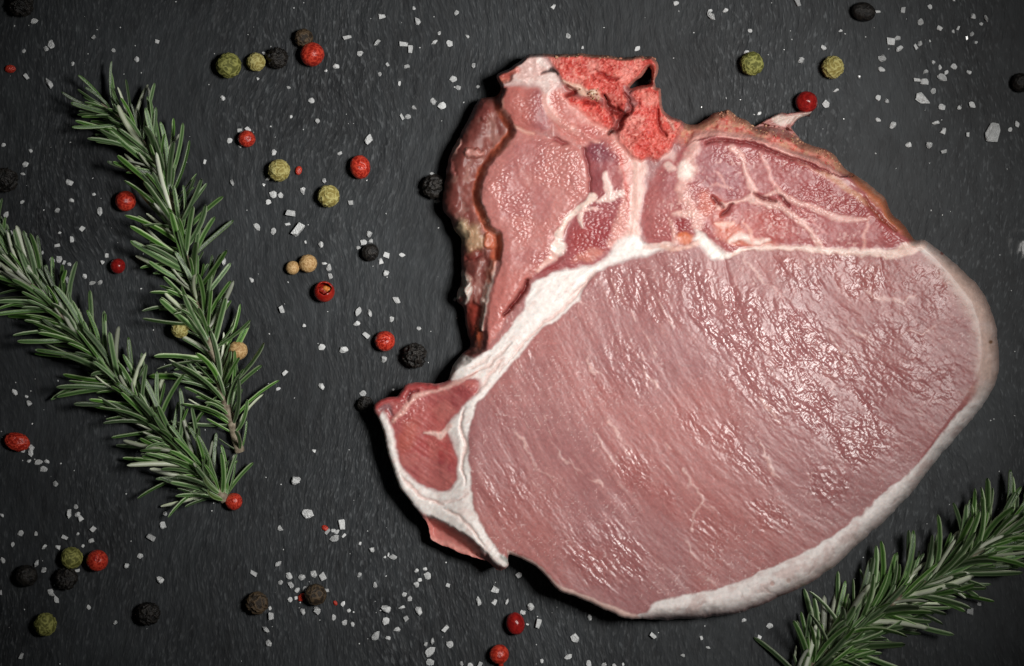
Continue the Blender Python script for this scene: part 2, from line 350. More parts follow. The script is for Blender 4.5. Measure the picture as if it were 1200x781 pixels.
# rounded lip of the plateau above the lobe, its lit edge painted in lighter colour
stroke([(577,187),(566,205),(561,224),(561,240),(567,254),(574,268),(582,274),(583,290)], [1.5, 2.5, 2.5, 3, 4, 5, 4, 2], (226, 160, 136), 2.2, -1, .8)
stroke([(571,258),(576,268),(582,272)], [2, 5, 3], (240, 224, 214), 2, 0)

# ---- plateau muscles on the upper left
region("upper_muscle", [(601,157),(610,153),(624,155),(640,160),(664,165),(682,175),(689,204),(691,227),(679,240),(668,262),(650,300),(640,312),(622,330),(610,352),(596,370),(580,396),(566,409),(568,384),(571,358),(575,340),(584,306),(584,294),(583,273),(574,266),(566,240),(562,224),(567,204),(578,186),(595,168)], (192, 124, 118), 2.0, wt=.7, bulge=3)
mixc(sstep(0, 10, SD["upper_muscle"]) * sstep(.5, .7, fbm(GX / 30, GY / 30, 120, 3)), lin((176, 108, 106)), .7)
mixc(sstep(0, 3, SD["upper_muscle"]) * sstep(300, 330, GY), lin((190, 112, 104)), .7)
stroke([(601,157),(595,168),(577,187)], [2, 3, 2], (214, 140, 120), 2, 0, .7)
region("round_muscle", [(590,104),(598,99),(611,101),(634,103),(641,116),(645,135),(647,148),(640,156),(624,155),(610,152),(601,148),(589,130),(586,116)], (190, 112, 104), 2.0, wt=.5, bulge=3)
mixc(sstep(-2, 6, SD["round_muscle"]) * sstep(610, 636, GX), lin((158, 96, 100)), .75)
stroke([(588,118),(590,131),(600,146),(612,153),(626,158)], [2, 2.5, 2.5, 2.5, 1], (226, 168, 152), 1.8, -1, .8)
# the plateau's flank: glow of light through the thin edge, painted as orange colour
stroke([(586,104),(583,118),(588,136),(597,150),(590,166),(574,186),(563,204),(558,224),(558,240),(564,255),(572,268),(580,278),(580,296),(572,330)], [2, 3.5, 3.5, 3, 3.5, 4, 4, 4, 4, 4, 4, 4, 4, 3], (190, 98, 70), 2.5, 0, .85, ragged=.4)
# middle block between the two
region("middle_muscle", [(684,176),(700,160),(720,160),(736,176),(744,200),(742,230),(742,262),(730,280),(716,296),(706,308),(680,313),(656,318),(634,324),(622,328),(640,312),(652,298),(668,262),(680,240),(692,227),(690,204)], (166, 92, 94), 2.5, wt=.55, bulge=2)
def spot(x, y, rx, ry, c, k=.85, rot=0, hh=0, edge=(1.1, .45)):
    global dh
    a = math.radians(rot); X = GX + WX - x; Y = GY + WY - y
    m = sstep(edge[0], edge[1], np.hypot((X * math.cos(a) + Y * math.sin(a)) / rx, (-X * math.sin(a) + Y * math.cos(a)) / ry))
    mixc(m, lin(c), k); dh = dh + hh * m; return m
spot(703, 178, 18, 18, (136, 72, 82), .9, 30); spot(700, 210, 10, 20, (146, 76, 80), .8); spot(722, 208, 12, 18, (172, 98, 96), .7)
spot(688, 282, 26, 24, (164, 72, 72), .85, -40); spot(706, 270, 18, 26, (158, 66, 70), .8, 20); spot(655, 300, 14, 14, (158, 84, 84), .7); spot(641, 318, 22, 8, (150, 62, 62), .8, -20)
spot(690, 300, 22, 8, (204, 130, 116), .8, -15)
# pink gristle: between the top muscles and bone, then down the middle to the seam
PINK = (222, 158, 150)
region("middle_muscle", [(641,103),(656,100),(668,112),(690,132),(712,152),(728,166),(736,182),(720,176),(700,163),(684,172),(664,164),(648,152),(644,130),(640,116)], (206, 128, 120), 3.0, wt=.6)
stroke([(642,104),(640,116),(648,134),(662,146),(678,154),(700,166)], [5, 5, 6, 5, 4, 2], (228, 170, 160), 2.5, 1.5)
stroke([(655,108),(676,128),(698,142),(716,156)], [3, 6, 7, 5], (226, 158, 148), 3, 0, .8)
spot(662, 142, 10, 14, (188, 108, 100), .6); spot(688, 156, 18, 10, (184, 96, 92), .7, 25); spot(656, 166, 14, 4, (150, 66, 66), .8, 15, -3)
stroke([(684,175),(689,196),(692,226)], 1.3, (142, 66, 68), 1.5, -3)
stroke([(726,164),(736,186),(739,214),(739,240),(732,268),(726,284)], [8, 10, 10, 11, 12, 12], (224, 164, 154), 4, 1, .85, ragged=.4)
stroke([(724,176),(730,200),(734,226),(736,256)], [2, 1.5, 2, 1], (206, 92, 84), 2, 0, .7, ragged=.6)
stroke([(744,176),(750,200),(746,226),(744,256),(742,276)], [8, 9, 7, 7, 10], (232, 188, 176), 4, 1, .85, ragged=.4)
stroke([(709,204),(713,222),(716,232)], [3, 4.5, 4], (236, 202, 194), 1.8, 1); stroke([(701,236),(714,231),(729,226)], [2, 5, 3], (238, 206, 198), 1.8, 1)
stroke([(694,232),(686,240),(676,248),(663,260),(655,274)], [5, 3.5, 4, 3, 3], (240, 212, 200), 1.6, 1.5)
stroke([(684,245),(680,256),(683,266)], [3, 3, 1], (238, 206, 196), 1.6, 1); stroke([(676,250),(690,246),(704,244)], [1, 2, .6], (232, 190, 182), 1.6, .5)
spot(654, 291, 11, 10, (246, 228, 218), .95, 0, 1); stroke([(648,300),(640,308),(630,318)], [5, 3, 2], (226, 176, 164), 2.5, .5)
stroke([(656,275),(655,284)], 4, (240, 214, 204), 2, 1)

# ---- rib side
region("rib_muscle", [(752,262),(752,236),(758,222),(772,196),(786,184),(800,172),(812,160),(836,155),(864,157),(894,163),(930,178),(965,191),(985,204),(1012,222),(1034,244),(1050,262),(1068,279),(1072,284),(1050,292),(1011,295),(961,293),(918,289),(880,291),(860,300),(846,299),(826,280),(806,280),(790,288),(766,287),(756,280)], (172, 98, 98), 2.5, wt=.6, bulge=2)
spot(776, 244, 26, 46, (176, 104, 102), .9, 12); spot(783, 216, 16, 18, (166, 94, 96), .8); spot(836, 198, 26, 34, (160, 92, 96), .9); spot(856, 212, 18, 26, (156, 86, 92), .8); spot(890, 196, 14, 30, (172, 100, 100), .8, -20)
spot(895, 264, 48, 22, (178, 88, 82), .85, 12); spot(940, 206, 46, 20, (164, 82, 82), .8, 30); spot(990, 238, 40, 16, (158, 74, 74), .8, 30); spot(960, 262, 30, 12, (170, 88, 88), .8, 25); spot(1030, 268, 30, 16, (168, 82, 82), .85, 20)
spot(856, 272, 26, 14, (206, 106, 80), .8, 25); spot(840, 246, 14, 20, (186, 92, 80), .75); spot(880, 284, 40, 7, (206, 120, 100), .75, 5); spot(799, 264, 9, 12, (150, 60, 62), .9); spot(803, 280, 12, 9, (210, 112, 72), .9); spot(826, 240, 10, 22, (214, 130, 112), .6)
stroke([(813,162),(811,184),(804,200),(800,218),(804,236),(814,250),(820,266)], [4, 7, 8, 6, 5, 6, 5], (228, 180, 170), 5, .8, .8, warp=1.8, ragged=.7)
spot(803, 200, 11, 14, (246, 228, 218), .9); spot(782, 182, 14, 9, (228, 186, 178), .8); spot(785, 196, 9, 6, (236, 206, 196), .7)
stroke([(790,252),(800,250),(812,252)], [2, 4, 4], (234, 190, 178), 3, .5, .8); stroke([(783,256),(790,270),(792,284)], [1, 3, 4], (220, 170, 160), 2.5, .5, .8)
stroke([(838,262),(848,264),(858,262)], [1, 4, 3], (232, 176, 160), 2, .5); stroke([(856,282),(868,276),(884,284),(900,282)], [3, 5, 3, 2], (238, 208, 198), 2.5, .8); stroke([(872,262),(880,270),(882,282)], [1, 2, 2], (226, 164, 150), 2)
SEAM = (226, 176, 168)
stroke([(858,174),(868,182),(873,198),(877,212),(884,224)], [4, 3.5, 2.5, 3.5, 5], SEAM, 1.8, 1); stroke([(889,178),(898,194),(905,210),(912,224)], [1, 2, 2, 3], (222, 164, 158), 1.6, .5)
stroke([(912,226),(926,233),(943,240),(962,248),(981,255),(1000,257),(1016,258)], [2, 3.5, 3, 4, 4, 3, 1.5], SEAM, 2, 1); stroke([(912,224),(900,230),(887,233)], [2.5, 2, 1.5], SEAM, 1.6, .8)
stroke([(842,242),(852,240),(866,235),(880,232),(893,238),(905,240),(920,246),(936,256),(948,268),(955,280),(962,289)], [4, 3, 3, 3.5, 4, 4, 3.5, 3, 3, 4, 5], (230, 184, 174), 2.2, .8, .85, warp=1.5, ragged=.5)
stroke([(933,241),(948,254),(960,268),(972,276)], [.8, 1.5, 1, .6], (208, 140, 136), 1.6); stroke([(838,200),(846,208),(854,222)], [.7, 1.6, .7], (214, 156, 150), 1.6); stroke([(830,220),(842,216),(858,222)], [.6, 1.4, .8], (206, 148, 142), 1.6)
stroke([(1018,252),(1014,272),(1011,292)], [.6, 1.6, 2], (220, 160, 150), 2); stroke([(905,170),(930,186),(960,204),(985,216)], [.6, 1.2, 1.4, 1], (206, 142, 132), 2); stroke([(958,200),(975,208),(1000,226),(1016,240)], [1, 3, 4, 2], (206, 150, 126), 2.5)
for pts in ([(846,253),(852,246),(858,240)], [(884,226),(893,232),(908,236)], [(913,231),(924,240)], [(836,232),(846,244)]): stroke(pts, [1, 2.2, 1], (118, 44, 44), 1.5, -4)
# fine pale grain of the rib meat
mixc(sstep(.66, .9, vnoise(GX / 2.3, GY / 2.3, 131)) * sstep(0, 6, SD["rib_muscle"]) * sstep(.45, .6, fbm(GX / 22, GY / 22, 133, 2)), lin((230, 186, 178)), .55)
# long seam between rib side and loin
stroke([(852,300),(878,292),(918,290),(961,293),(1000,297),(1020,295),(1047,299),(1064,292),(1082,285)], [3, 2.5, 2.5, 3.5, 4, 4, 6, 7, 6], (240, 208, 196), 2, .8, .9, ragged=.4)
spot(1062, 292, 16, 9, (230, 190, 176), .8, -20)

# ---- white fat: the big curved seam and the tail
FAT = (244, 234, 229)
SEAMP = [(528,430),(542,416),(556,421),(577,407),(597,386),(613,363),(620,342),(628,330),(654,320),(679,314),(705,308),(715,297),(724,284),(736,276),(748,279),(756,287),(770,289),(778,286),(784,290),(772,294),(761,298),(730,306),(705,316),(689,331),(677,353),(654,374),(633,388),(615,408),(599,426),(570,462),(557,476),(553,494),(548,518),(550,543),(552,568),(555,593),(564,615),(579,640),(595,658),(590,664),(578,660),(556,638),(527,619),(502,606),(484,594),(464,568),(455,543),(446,507),(444,490),(452,480),(462,490),(466,520),(470,543),(476,552),(492,567),(515,574),(530,571),(536,544),(533,530),(524,510),(526,496),(536,484),(553,464),(560,448),(550,444),(530,447)]
region("fat_seam", SEAMP, FAT, 2.0, wt=.30, warp=.8, bulge=1.5)
region("fat_seam", [(816,270),(828,278),(842,290),(857,299),(836,304),(828,294),(814,282)], (246, 234, 226), 2.0, wt=.3)
spot(742, 290, 16, 8, (248, 240, 234), .9, -10); spot(772, 288, 26, 4, (236, 200, 190), .8, -3)
stroke([(775,290),(790,292),(806,290),(818,286)], [2.5, 2.5, 2.5, 3], (226, 178, 162), 2, .4, .8)
for pts, c, hh in (([(690,328),(675,348),(655,366),(635,382),(612,404),(585,436)], (224, 190, 182), -2.2), ([(700,318),(684,334),(668,350)], (206, 176, 168), -1.8), ([(600,402),(584,418),(566,432),(548,440)], (222, 198, 190), -2.4), ([(590,420),(572,444),(556,462)], (226, 196, 188), -2.2), ([(575,418),(560,428),(545,432)], (230, 206, 198), -1.6),
                  ([(545,478),(540,500),(546,522),(542,548),(546,570)], (222, 190, 182), -2.6), ([(520,596),(545,612),(566,640)], (222, 196, 188), -2), ([(505,590),(530,588),(548,578)], (230, 208, 202), -1.6), ([(470,556),(490,580),(520,592)], (226, 190, 182), -1.6)):
    stroke(pts, [.5, 1.6, 1.8, 1.2, .4], c, 1.6, hh, .8)
mixc(sstep(0, 4, SD["fat_seam"]) * sstep(.58, .8, fbm(GX / 12 + GY / 30, GY / 12, 140, 3)), lin((236, 206, 198)), .45)
# lean of the tail
region("tail_muscle", [(442,474),(452,467),(466,465),(476,454),(487,450),(510,452),(527,448),(545,446),(562,446),(560,460),(548,470),(537,484),(527,495),(524,508),(533,528),(537,543),(531,572),(517,576),(492,568),(474,551),(463,525),(458,498),(450,486)], (178, 96, 95), 3.5, wt=.5, bulge=2)
spot(507, 530, 34, 30, (178, 78, 76), .7, 25); spot(510, 550, 28, 16, (150, 68, 74), .75, 20); spot(500, 490, 34, 22, (180, 92, 88), .8); spot(540, 465, 20, 12, (160, 78, 80), .8, -35); spot(478, 512, 14, 26, (188, 98, 84), .7, 20)
tm = sstep(0, 5, SD['tail_muscle']); tf = fbm((GX * .82 + GY * .57) / 26, (GX * -.57 + GY * .82) / 3.6, 310, 3)
mixc(tm * sstep(.54, .74, tf), lin((200, 128, 122)), .3); mixc(tm * sstep(.45, .25, tf), lin((144, 62, 62)), .22); mixc(tm * sstep(.52, .7, fbm(GX / 20, GY / 20, 314, 3)), lin((196, 120, 112)), .5)
dh = dh + tm * .9 * (tf - .5)
stroke([(560,436),(540,446),(520,456),(500,461),(484,466),(474,478),(462,494)], [1.5, 2.5, 2.5, 2.5, 3.5, 3.5, 2], (226, 176, 166), 2, 1.5, .9)
stroke([(496,506),(506,508),(517,510),(528,500)], [1, 2.4, 3.4, 3], (236, 196, 186), 1.8, 1); stroke([(446,480),(454,478),(460,486)], [3, 4, 2], (150, 112, 116), 2, -2, .8)
stroke([(441,477),(447,470),(458,468),(468,468),(478,457),(490,453),(512,455)], [3, 4, 4, 4, 5, 5, 3], (164, 66, 66), 2.2, 2, .8); stroke([(478,470),(480,460),(490,458)], [1, 2, 1], (120, 50, 52), 1.5, -2)
# pale pink flap under the tail
region("tail_flap", [(500,606),(515,611),(530,620),(556,638),(576,657),(590,668),(583,672),(568,662),(536,651),(511,640),(500,632),(498,616)], (206, 128, 120), 2.4, wt=.5)
stroke([(520,618),(540,628),(560,642)], [1, 2, 1], (168, 92, 94), 2, -1); stroke([(578,664),(586,668)], 3, (214, 84, 66), 2); stroke([(588,652),(595,657)], 2, (176, 176, 170), 1.5, 1)
stroke([(505,630),(530,640),(556,650)], [1.5, 2.5, 1.5], (224, 160, 150), 2, .5, .8)

# slit cut in the upper muscle
stroke([(619,329),(610,345),(600,358),(590,370)], [1.5, 2.4, 2.6, .8], (120, 44, 42), 1.5, -9)

# ---- bone
BON = (212, 92, 82)
region("chine_bone", [(633,61),(680,61),(730,64),(768,66),(775,78),(770,103),(764,101),(763,84),(757,84),(748,93),(738,103),(730,102),(733,118),(728,132),(722,140),(712,126),(704,112),(694,112),(682,104),(664,96),(652,84),(644,70)], BON, 2.0, h=76, fh=4, wt=.15, warp=.8)
region("chine_bone", [(662,112),(676,114),(694,117),(708,124),(718,138),(716,150),(704,146),(690,136),(676,124)], (216, 86, 76), 2.5, h=68, fh=4, wt=.15)
region("chine_bone", [(722,152),(732,140),(742,128),(748,120),(741,112),(752,104),(764,101),(775,104),(778,124),(780,134),(790,140),(798,144),(794,158),(784,176),(772,184),(752,186),(736,178)], (220, 92, 82), 3.0, h=76, fh=4, wt=.15, warp=.8)
pb = SD["chine_bone"]; inb = sstep(-1, 2, pb)
mixc(inb * sstep(.52, .70, fbm(GX / 7, GY / 7, 150, 3)), lin((236, 140, 126)), .7)
mixc(inb * sstep(.56, .74, fbm(GX / 5, GY / 5, 153, 3)), lin((182, 52, 48)), .7)
mixc(inb * sstep(.5, .72, fbm(GX / 24, GY / 20, 156, 2)), lin((232, 156, 144)), .6); mixc(inb * sstep(.48, .25, fbm(GX / 24, GY / 20, 157, 2)), lin((184, 62, 54)), .6)
pit = vnoise(GX / 2.2, GY / 2.2, 158); mixc(inb * sstep(.74, .9, pit), lin((140, 36, 34)), .6); mixc(inb * sstep(.25, .1, pit), lin((242, 172, 156)), .5); dh = dh - inb * 1.6 * sstep(.74, .92, pit)
mixc(sstep(4.5, 1.5, s_out) * inb, lin((236, 186, 166)), .5)
spot(734, 88, 16, 10, (236, 150, 138), .7, -30); spot(762, 118, 12, 10, (234, 140, 126), .75); spot(752, 176, 16, 12, (206, 70, 62), .7); spot(776, 162, 12, 14, (214, 104, 92), .6)
mixc(sstep(4, 1, s_out) * sstep(640, 660, GX) * sstep(770, 750, GX) * (GY < 75), lin((226, 168, 140)), .8)
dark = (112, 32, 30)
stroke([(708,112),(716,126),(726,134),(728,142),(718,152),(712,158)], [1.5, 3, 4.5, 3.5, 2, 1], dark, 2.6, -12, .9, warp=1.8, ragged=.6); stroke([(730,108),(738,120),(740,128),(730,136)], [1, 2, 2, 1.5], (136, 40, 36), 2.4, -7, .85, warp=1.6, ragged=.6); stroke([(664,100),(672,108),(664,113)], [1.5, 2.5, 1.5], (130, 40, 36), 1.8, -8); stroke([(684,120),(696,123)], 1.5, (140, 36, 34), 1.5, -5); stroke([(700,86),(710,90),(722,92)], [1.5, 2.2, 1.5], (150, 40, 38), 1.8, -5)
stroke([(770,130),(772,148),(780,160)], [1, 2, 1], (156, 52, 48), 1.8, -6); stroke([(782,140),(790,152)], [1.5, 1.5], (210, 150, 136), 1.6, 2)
stroke([(660,95),(674,102),(684,108),(694,112),(700,110)], [2, 4, 4, 3, 4], (234, 190, 170), 2, 4, .9, ragged=.5); spot(695, 108, 6, 5, (240, 220, 196), .8, 0, 3)
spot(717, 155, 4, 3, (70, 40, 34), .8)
region("cartilage", [(581,90),(590,83),(604,78),(614,70),(622,65),(634,63),(642,72),(652,86),(656,98),(648,106),(638,108),(632,101),(610,99),(596,97),(586,98)], (238, 214, 208), 3.0, h=72, fh=5, wt=.4, warp=.7)
mixc(sstep(-1, 3, SD['cartilage']) * sstep(.45, .68, fbm(GX / 12, GY / 9, 180, 3)), lin((222, 176, 168)), .7); dh = dh + sstep(0, 4, SD['cartilage']) * 4 * (fbm(GX / 10, GY / 8, 183, 3) - .5)
spot(592, 89, 14, 8, (176, 74, 60), .9, -20, -6); spot(604, 84, 8, 6, (196, 96, 80), .8, -20); spot(590, 94, 10, 4, (214, 128, 108), .7, -10)
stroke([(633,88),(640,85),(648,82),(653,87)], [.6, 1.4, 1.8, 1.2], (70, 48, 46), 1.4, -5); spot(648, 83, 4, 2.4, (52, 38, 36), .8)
# rib: pink-white cut arc, dark groove under it, granular dry outer band
RIB = [(806,144),(820,142),(832,134),(846,128),(860,132),(878,140),(892,148),(912,152),(930,158),(950,168),(972,176),(988,190),(1000,204),(985,204),(965,192),(930,179),(894,165),(864,158),(836,156),(814,161),(800,168),(796,156)]
region("rib_bone", RIB, (214, 140, 126), 2.2, h=66, fh=5, wt=.2, warp=.9)
rb = sstep(-1, 2, SD["rib_bone"])
mixc(rb * sstep(.50, .66, fbm(GX / 4, GY / 4, 160, 3)), lin((196, 72, 66)), .75); mixc(rb * sstep(.54, .70, fbm(GX / 5, GY / 4, 163, 3)), lin((220, 170, 140)), .7)
mixc(sstep(12, 3, s_out) * rb, lin((202, 146, 118)), .65)
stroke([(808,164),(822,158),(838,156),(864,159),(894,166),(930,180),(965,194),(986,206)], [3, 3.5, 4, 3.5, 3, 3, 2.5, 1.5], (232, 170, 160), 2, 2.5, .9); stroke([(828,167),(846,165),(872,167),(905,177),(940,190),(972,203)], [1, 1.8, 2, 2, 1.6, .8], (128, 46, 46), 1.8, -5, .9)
# dried brownish skin along the outer right of the rib meat
stroke([(1000,206),(1020,222),(1036,238),(1048,255),(1062,270),(1070,280)], [5, 7, 8, 7, 6, 3], (186, 112, 74), 3, -2, .8, ragged=.5); stroke([(1014,234),(1022,246),(1034,258),(1050,270)], [1.5, 3, 3, 1.5], (136, 60, 34), 2, -3, .75); stroke([(1004,206),(1020,218),(1034,234)], [2, 2.5, 1.5], (222, 170, 146), 2, 1, .8)
region("membrane", [(884,149),(897,138),(908,134),(918,131),(936,129),(955,129),(940,139),(931,147),(930,152),(944,168),(930,162),(912,154),(896,152)], (190, 136, 130), 2.5, h=26, fh=8, wt=.35)
stroke([(908,139),(920,141),(934,137),(950,132)], [4, 6, 4, 2], (216, 196, 186), 2, 0, .9)

# ---- heights
tl = sstep(6, -6, np.maximum.reduce([SD["tail_muscle"] * 0 - 1e3, -(GX - (556 + .0 * GY))]))      # nothing: keeps shape
hb = hb - 18 * sstep(560, 500, GX) * sstep(400, 450, GY)                     # the tail sinks to the left
hb = hb - 26 * sstep(-4, 10, SD["tail_flap"])
hb = hb - 12 * sstep(26, 0, s_out) * (SD["rib_bone"] > -4)
hb = hb + 3.0 * np.exp(-(((GX - 860) / 200) ** 2 + ((GY - 480) / 150) ** 2))
hb = hb + 5 * (fbm(GX / 90, GY / 90, 200, 2) - .5)
rnd = 9.0 + 9.0 * sstep(700, 1000, GX) * sstep(330, 480, GY) + 8 * sstep(1080, 1140, GX) + 7 * sstep(700, 800, GX) * sstep(600, 660, GY)
rnd = np.where(SD["side_lobe"] > -3, 19.0, rnd); rnd = np.where((SD["chine_bone"] > -4) | (SD["cartilage"] > -4), 4.5, rnd)
rnd = np.where((GX < 596) & (GY > 415), 5.5, rnd); rnd = rnd + (6.0 - rnd) * sstep(770, 740, GX) * sstep(600, 640, GY)
t = np.clip(s_out / rnd, 0, 1); prof = np.sqrt(np.clip(1 - (1 - t) ** 2, 0, 1))
edge0 = .42 + .44 * sstep(780, 745, GX) * sstep(415, 450, GY)
# wet, crinkled patches of the cut face
loin = sstep(0, 5, -np.maximum.reduce([SD[k] for k in NAMES[1:] if k in SD])) * sstep(2, 14, s_out)
gl = np.zeros((GH, GW))
for (x, y, rx, ry, a, k) in ((735, 335, 42, 34, 20, .8), (800, 345, 60, 46, 30, .9), (870, 385, 70, 58, 35, 1), (930, 430, 95, 80, 35, 1), (985, 495, 85, 50, 35, 1), (940, 325, 40, 26, 30, .8), (1000, 320, 60, 30, 15, .8), (1040, 420, 50, 60, 40, .6), (1085, 345, 40, 40, 40, .5), (745, 430, 30, 44, -35, .6), (705, 445, 20, 30, -30, .5), (845, 520, 70, 26, 38, .8), (618, 430, 18, 34, -20, .5), (590, 580, 34, 40, 0, .65), (600, 490, 24, 40, -10, .4), (712, 655, 58, 44, 25, .95), (745, 548, 24, 30, 45, .8), (830, 620, 30, 36, -40, .6), (905, 605, 36, 18, 40, .8), (965, 565, 34, 24, 40, .85), (880, 545, 40, 20, 38, .6), (770, 580, 40, 14, 45, .6), (655, 600, 40, 30, 20, .45), (1090, 450, 40, 40, 50, .5)):
    a = math.radians(a); X = GX + 5 * WX - x; Y = GY + 5 * WY - y
    q = np.hypot((X * math.cos(a) + Y * math.sin(a)) / rx, (-X * math.sin(a) + Y * math.cos(a)) / ry)
    gl = np.maximum(gl, k * sstep(1.15, .55, q))
gl *= .30 + .70 * sstep(.36, .70, fbm(ph / 44, rr / 15, 210, 3) + .16 * gl)
cu = ph / 9.0 + 2.0 * (fbm(GX / 7, GY / 7, 220, 2) - .5); cv = rr / 4.8 + 2.0 * (fbm(GX / 7, GY / 7, 224, 2) - .5)
f1, f2 = worley(cu, cv, 230); pill = sstep(0, .34, f2 - f1)
f1b, f2b = worley(cu * .47 + 3, cv * .47, 236); pill2 = sstep(0, .35, f2b - f1b)
crk = loin * (0.22 + .78 * gl) * (.20 * pill + .10 * pill2 + 1.25 * (fbm(ph / 9.5 + .8 * st1, rr / 3.3, 240, 3) - .5) + .5 * (vnoise(GX / 2.6, GY / 2.6, 247) - .5) + 1.8 * (fbm(ph / 22, rr / 11, 243, 2) - .5))
crk = crk + loin * (.25 * (st1 - .5) + .5 * (st2 - .5))
mixc(loin * gl * (1 - pill), lin((146, 82, 84)), .35)
mixc(sstep(0, 1, loin) * sstep(880, 1080, GX) * sstep(520, 600, GY), lin((150, 104, 104)), .6)
wet = wet * (1 - loin) + loin * (.34 + .60 * gl)
# crinkle on the other muscles
oth = np.maximum.reduce([sstep(2, 9, SD[k]) for k in ("upper_muscle", "round_muscle", "middle_muscle", "rib_muscle", "tail_muscle")])
om = oth * sstep(.38, .58, fbm(GX / 34, GY / 34, 250, 3))
f1c, f2c = worley(GX / 5.5 + 1.5 * fbm(GX / 9, GY / 9, 255, 2), GY / 5.0, 257)
dh = dh + oth * (1.3 * (fbm(GX / 13, GY / 11, 253, 3) - .5) + .35 * (fbm(GX / 3.5, GY / 3.5, 254, 2) - .5))
dh = dh + om * (.55 * sstep(0, .5, f2c - f1c) + .5 * (fbm(GX / 4, GY / 4, 259, 2) - .5)); wet = np.clip(wet - .32 * oth + .36 * om, 0, 1)
dh = dh + sstep(0, 4, SD["fat_seam"]) * 1.5 * (fbm((GX + GY) / 9, (GX - GY) / 26, 262, 3) - .5) + sstep(0, 4, SD["fat_cap"]) * .7 * (fbm(GX / 11, GY / 11, 265, 2) - .5)
dh = dh + np.maximum(inb, .8 * rb) * (3.4 * (fbm(GX / 4.5, GY / 4.5, 270, 3) - .5) + 6 * (fbm(GX / 15, GY / 15, 274, 2) - .5))
dh = dh + sstep(-2, 4, SD["side_lobe"]) * 8 * (fbm(GX / 17, GY / 22, 280, 3) - .5)
hgt = (hb + dh + crk) * (edge0 + (1 - edge0) * prof)
hgt = np.maximum(hgt, 6.0)
HZ = hgt * PX
# tone grain everywhere
col = col * (1 + .16 * (fbm(GX / 3, GY / 3, 290, 2) - .5))[..., None]
col = np.clip(col, 0.004, .93)

# ---- turn the field into one mesh per part
sc = .25 * (s_out[:-1, :-1] + s_out[1:, :-1] + s_out[:-1, 1:] + s_out[1:, 1:])
face_in = sc > 0
gyS, gxS = np.gradient(s_out); gl2 = np.maximum(np.hypot(gxS, gyS), .3)
touch_in = np.zeros((GH, GW), bool); touch_out = np.zeros((GH, GW), bool)
for a in (slice(0, -1), slice(1, None)):
    for b in (slice(0, -1), slice(1, None)):
        touch_in[a, b] |= face_in; touch_out[a, b] |= ~face_in
bnd = touch_in & touch_out
mv = np.clip(-s_out, -1.2, 1.2) * bnd
PXX = GX + mv * gxS / gl2; PYY = GY + mv * gyS / gl2
K = PX * (CAM_H - HZ) / CAM_H
VX = (PXX - 600) * K; VY = (390.5 - PYY) * K
gzy, gzx = np.gradient(hgt); NRM = np.stack([-gzx, gzy, np.ones_like(hgt)], -1); NRM /= np.linalg.norm(NRM, axis=-1, keepdims=True)

chop = bpy.data.objects.new("pork_chop", None); COL.objects.link(chop)
chop.location = W(800, 430); chop.empty_display_size = .02
chop["label"] = "thick raw bone-in pork chop with white fat rim and red sawn bone"; chop["category"] = "meat"
OFF = np.array(chop.location)
flab = lab[:-1, :-1]
MATS = {"fat_cap": M_FAT, "fat_seam": M_FAT, "cartilage": M_FAT, "chine_bone": M_BONE, "rib_bone": M_BONE}
idx = np.arange(GH * GW).reshape(GH, GW)
quads = np.stack([idx[1:, :-1], idx[1:, 1:], idx[:-1, 1:], idx[:-1, :-1]], -1)
cof = col.reshape(-1, 3); wf = wet.ravel(); nf = NRM.reshape(-1, 3)
cosall = np.stack([VX.ravel(), VY.ravel(), HZ.ravel()], -1)
def outer_edges(lname):
    """outline edges of the part that lie on the outline of the chop, as pairs of grid vertices"""
    E = []
    fi = np.pad(face_in, 1); m = face_in & (flab == ID[lname])
    j, i = np.nonzero(m & ~fi[:-2, 1:-1]); E.append(np.stack([idx[j, i], idx[j, i + 1]], -1))
    j, i = np.nonzero(m & ~fi[2:, 1:-1]); E.append(np.stack([idx[j + 1, i + 1], idx[j + 1, i]], -1))
    j, i = np.nonzero(m & ~fi[1:-1, :-2]); E.append(np.stack([idx[j + 1, i], idx[j, i]], -1))
    j, i = np.nonzero(m & ~fi[1:-1, 2:]); E.append(np.stack([idx[j, i + 1], idx[j + 1, i + 1]], -1))
    return np.concatenate(E)
